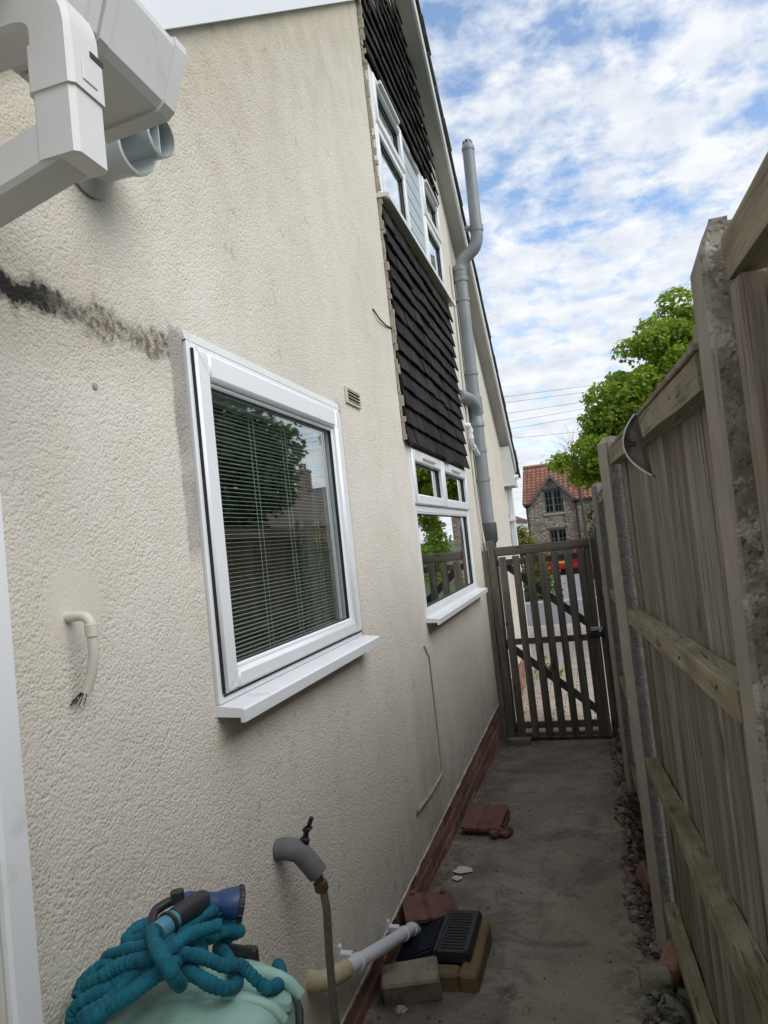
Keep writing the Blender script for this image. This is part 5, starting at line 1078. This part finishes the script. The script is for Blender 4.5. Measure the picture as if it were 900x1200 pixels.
for (a, b, lo, hi), nm in ((WA, 'upper'), (WB, 'lower')):
    g = MB(); y_ = CY + .08; c = (a + b) / 2
    for x0_, x1_ in ((a, a + .07), (b - .07, b), (c - .06, c + .06)): g.b2((x0_, y_, lo), (x1_, y_ + .07, hi))
    for z0_, z1_ in ((lo, lo + .07), (hi - .07, hi)): g.b2((a + .071, y_ + .002, z0_), (b - .071, y_ + .068, z1_))
    wf = g.build('window', M['slate_paint'], cot); n = 4
    for (p0, p1) in ((a + .07, c - .06), (c + .06, b - .07)):
        m_ = (p0 + p1) / 2; g = MB(); g.b2((m_ - .018, y_ + .02, lo + .07), (m_ + .018, y_ + .05, hi - .07)); rows_ = 3 if nm == 'upper' else 3
        for k in range(1, rows_): zz = lo + .07 + (hi - lo - .14) * k / rows_; g.b2((p0, y_ + .022, zz - .018), (p1, y_ + .048, zz + .018))
        g.build('glazing_bar', M['slate_paint'], wf)
        for k in range(rows_):
            for s in (0, 1):
                za_ = lo + .07 + (hi - lo - .14) * k / rows_; zb_ = lo + .07 + (hi - lo - .14) * (k + 1) / rows_; xa_ = (p0, m_)[s]; xb_ = (m_, p1)[s]; g = MB(); g.b2((xa_ + .004, y_ + .030, za_ + .004), (xb_ - .004, y_ + .036, zb_ - .004)); g.build('pane', M['dark_pane'], wf)
    g = MB(); g.b2((a - .1, CY - .08, lo - .1), (b + .1, CY + .1, lo - .002)); g.build('sill', M['mortar'], wf)
    g = MB(); g.b2((a - .12, CY - .02, hi + .002), (b + .12, CY + .06, hi + .10)); g.build('lintel', simple('dark_lintel_' + nm, (.11, .085, .07), rough=.9), wf)
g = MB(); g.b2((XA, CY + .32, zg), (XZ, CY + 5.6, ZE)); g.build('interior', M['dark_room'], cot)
for x in (-2.0, .50):
    g = MB(); g.tube([(x, CY - .09, ZE - .25), (x + .02, CY - .09, zg + .1)], .05, 8); g.b2((x - .12, CY - .18, ZE - .3), (x + .12, CY - .02, ZE - .08), .02); g.build('rainwater_pipe', M['black_iron'], cot, 50)
for a, b in ((XA - .1, gx0 - .08), (gx1 + .08, XZ)): g = MB(); g.b2((a, CY - .30, ZE - .22), (b, CY - .19, ZE - .13), .02); g.build('gutter', M['black_iron'], cot)
# red car, rear view, on the drive
CXc, CYc = -.36, 35.6; cz_ = S(35.6)
car = thing('parked_car', 'small red car parked on the driveway, seen from behind through the gate', 'car', (CXc, CYc, cz_))
def carsec(y, hw, z0, z1, rw, zr): return [(-hw, y, z0), (-hw, y, z0 + .25), (-hw * .99, y, z1), (-rw, y, zr), (rw, y, zr), (hw * .99, y, z1), (hw, y, z0 + .25), (hw, y, z0)]
secs = [carsec(0, .70, .30, .78, .66, .80), carsec(.06, .80, .24, .86, .70, .90), carsec(.5, .84, .22, .90, .60, 1.40), carsec(.9, .85, .22, .92, .60, 1.45), carsec(1.9, .85, .22, .93, .58, 1.42), carsec(2.55, .84, .22, .92, .64, .98), carsec(3.5, .80, .22, .80, .62, .84), carsec(3.75, .70, .26, .62, .60, .64)]
g = MB(); rg = [[g.bm.verts.new(Vector(p) + Vector((CXc, CYc, cz_))) for p in s] for s in secs]
for a, b in zip(rg, rg[1:]):
    for j in range(8): g.bm.faces.new((a[j], a[(j + 1) % 8], b[(j + 1) % 8], b[j]))
g.bm.faces.new(rg[0]); g.bm.faces.new(rg[-1][::-1]); g.build('body', M['car_red'], car, 50)
cc = Vector((CXc, CYc, cz_))
g = MB(); g.prism([cc + Vector(p) for p in ((-.60, .085, .93), (.60, .085, .93), (.54, .455, 1.35), (-.54, .455, 1.35))], (0, -.02, .015)); g.build('rear_window', simple('car_glass', (.02, .022, .025), rough=.08), car)
for s in (-1, 1): g = MB(); g.b2((CXc + s * .62 - .11, CYc - .02, cz_ + .62), (CXc + s * .62 + .11, CYc + .09, cz_ + .82), .02); g.build('tail_lamp', M['lamp_red'], car)
g = MB(); g.b2((CXc - .26, CYc - .035, cz_ + .55), (CXc + .26, CYc - .02, cz_ + .66), .003); g.build('number_plate', M['plate'], car)
g = MB(); g.b2((CXc - .76, CYc - .08, cz_ + .28), (CXc + .76, CYc + .04, cz_ + .48), .03); g.build('bumper', M['car_red'], car)
for s in (-1, 1):
    for y in (.62, 3.0):
        g = MB(); g.lathe([(.0, -.09), (.2, -.09), (.29, -.08), (.29, .08), (.2, .09), (0, .09)], (CXc + s * .76, CYc + y, cz_ + .29), (1, 0, 0), 18); wh = g.build('wheel', M['tyre'], car, 50)
        g = MB(); g.lathe([(.0, 0), (.17, 0), (.19, .012), (0, .014)], (CXc + s * .855, CYc + y, cz_ + .29), (s, 0, 0), 14); g.build('rim', M['steel'], wh)
for s in (-1, 1): g = MB(); g.box((CXc + s * .93, CYc + 2.3, cz_ + .98), (.16, .08, .11), None, .02); g.build('mirror', M['car_red'], car)
# low garden wall right of the drive, white gable further off at the left
sw = MB(); sw.b2((1.62, 21.2, S(30) - .3), (1.95, 36, .35), .03); tag(sw.build('garden_wall', M['rubble']), 'low rubble stone wall along the right side of the driveway', 'wall')
wg = thing('white_house', 'white rendered house end just visible between the downpipe and the cottage', 'house', (-8, 30, S(30)))
g = MB(); g.b2((-12, 27.5, -1.2), (-1.75, 34, 2.35)); g.build('wall', M['board_white'], wg)
g = MB(); g.prism([(-12.3, 27.4, 2.2), (-7, 27.4, 4.6), (-1.7, 27.4, 2.2), (-1.7, 27.4, 2.34), (-7, 27.4, 4.74), (-12.3, 27.4, 2.34)], (0, 6.8, 0)); g.build('roof', M['far_roof'], wg)
g = MB(); g.prism([(-12, 27.5, 2.351), (-1.75, 27.5, 2.351), (-7, 27.5, 4.55)], (0, .2, 0)); g.build('gable', M['board_white'], wg)
bh = thing('brick_house', 'brick house with a chimney seen in the nearest window reflection', 'house', (18, 46, S(45)))
g = MB(); g.b2((14.5, 42, -1.5), (26, 50, 3.6)); g.build('wall', M['far_brick'], bh)
g = MB(); g.prism([(14.2, 41.6, 3.5), (14.2, 46, 6.3), (14.2, 50.4, 3.5)], (12, 0, 0)); rfb = g.build('roof', M['far_roof'], bh)
g = MB(); g.b2((17.2, 45.4, 5.6), (17.9, 46.6, 7.7), .02); g.b2((17.14, 45.34, 7.5), (17.96, 46.66, 7.6)); g.tube([(17.4, 46, 7.7), (17.4, 46, 8.1)], .12, 8); g.tube([(17.7, 46, 7.7), (17.7, 46, 8.1)], .12, 8); g.build('chimney', M['far_brick'], rfb)
WLB = ['topmost', 'second from top', 'third from top', 'fourth from top', 'lowest', 'faintest, above the topmost,']
for i, (a, b) in enumerate((((592, 472), (690, 459)), ((592, 485), (690, 470)), ((595, 495), (690, 478)), ((596, 503), (690, 487)), ((598, 514), (690, 505)), ((592, 465), (690, 452)))):
    p, q = on(*a, 1, 30), on(*b, 1, 31); d = q - p; p2, q2 = p - d * 9, q + d * 9; pts = [p2.lerp(q2, t / 16) - Vector((0, 0, .3 * (1 - ((t - 8) / 8) ** 2) - .3)) for t in range(17)]
    g = MB(); g.tube(pts, .008, 5, cap=False); o = g.build('overhead_wire', M['wire']); tag(o, WLB[i] + ' of the thin overhead wires crossing the sky above the cottage', 'wire', 'overhead wires above the cottage')
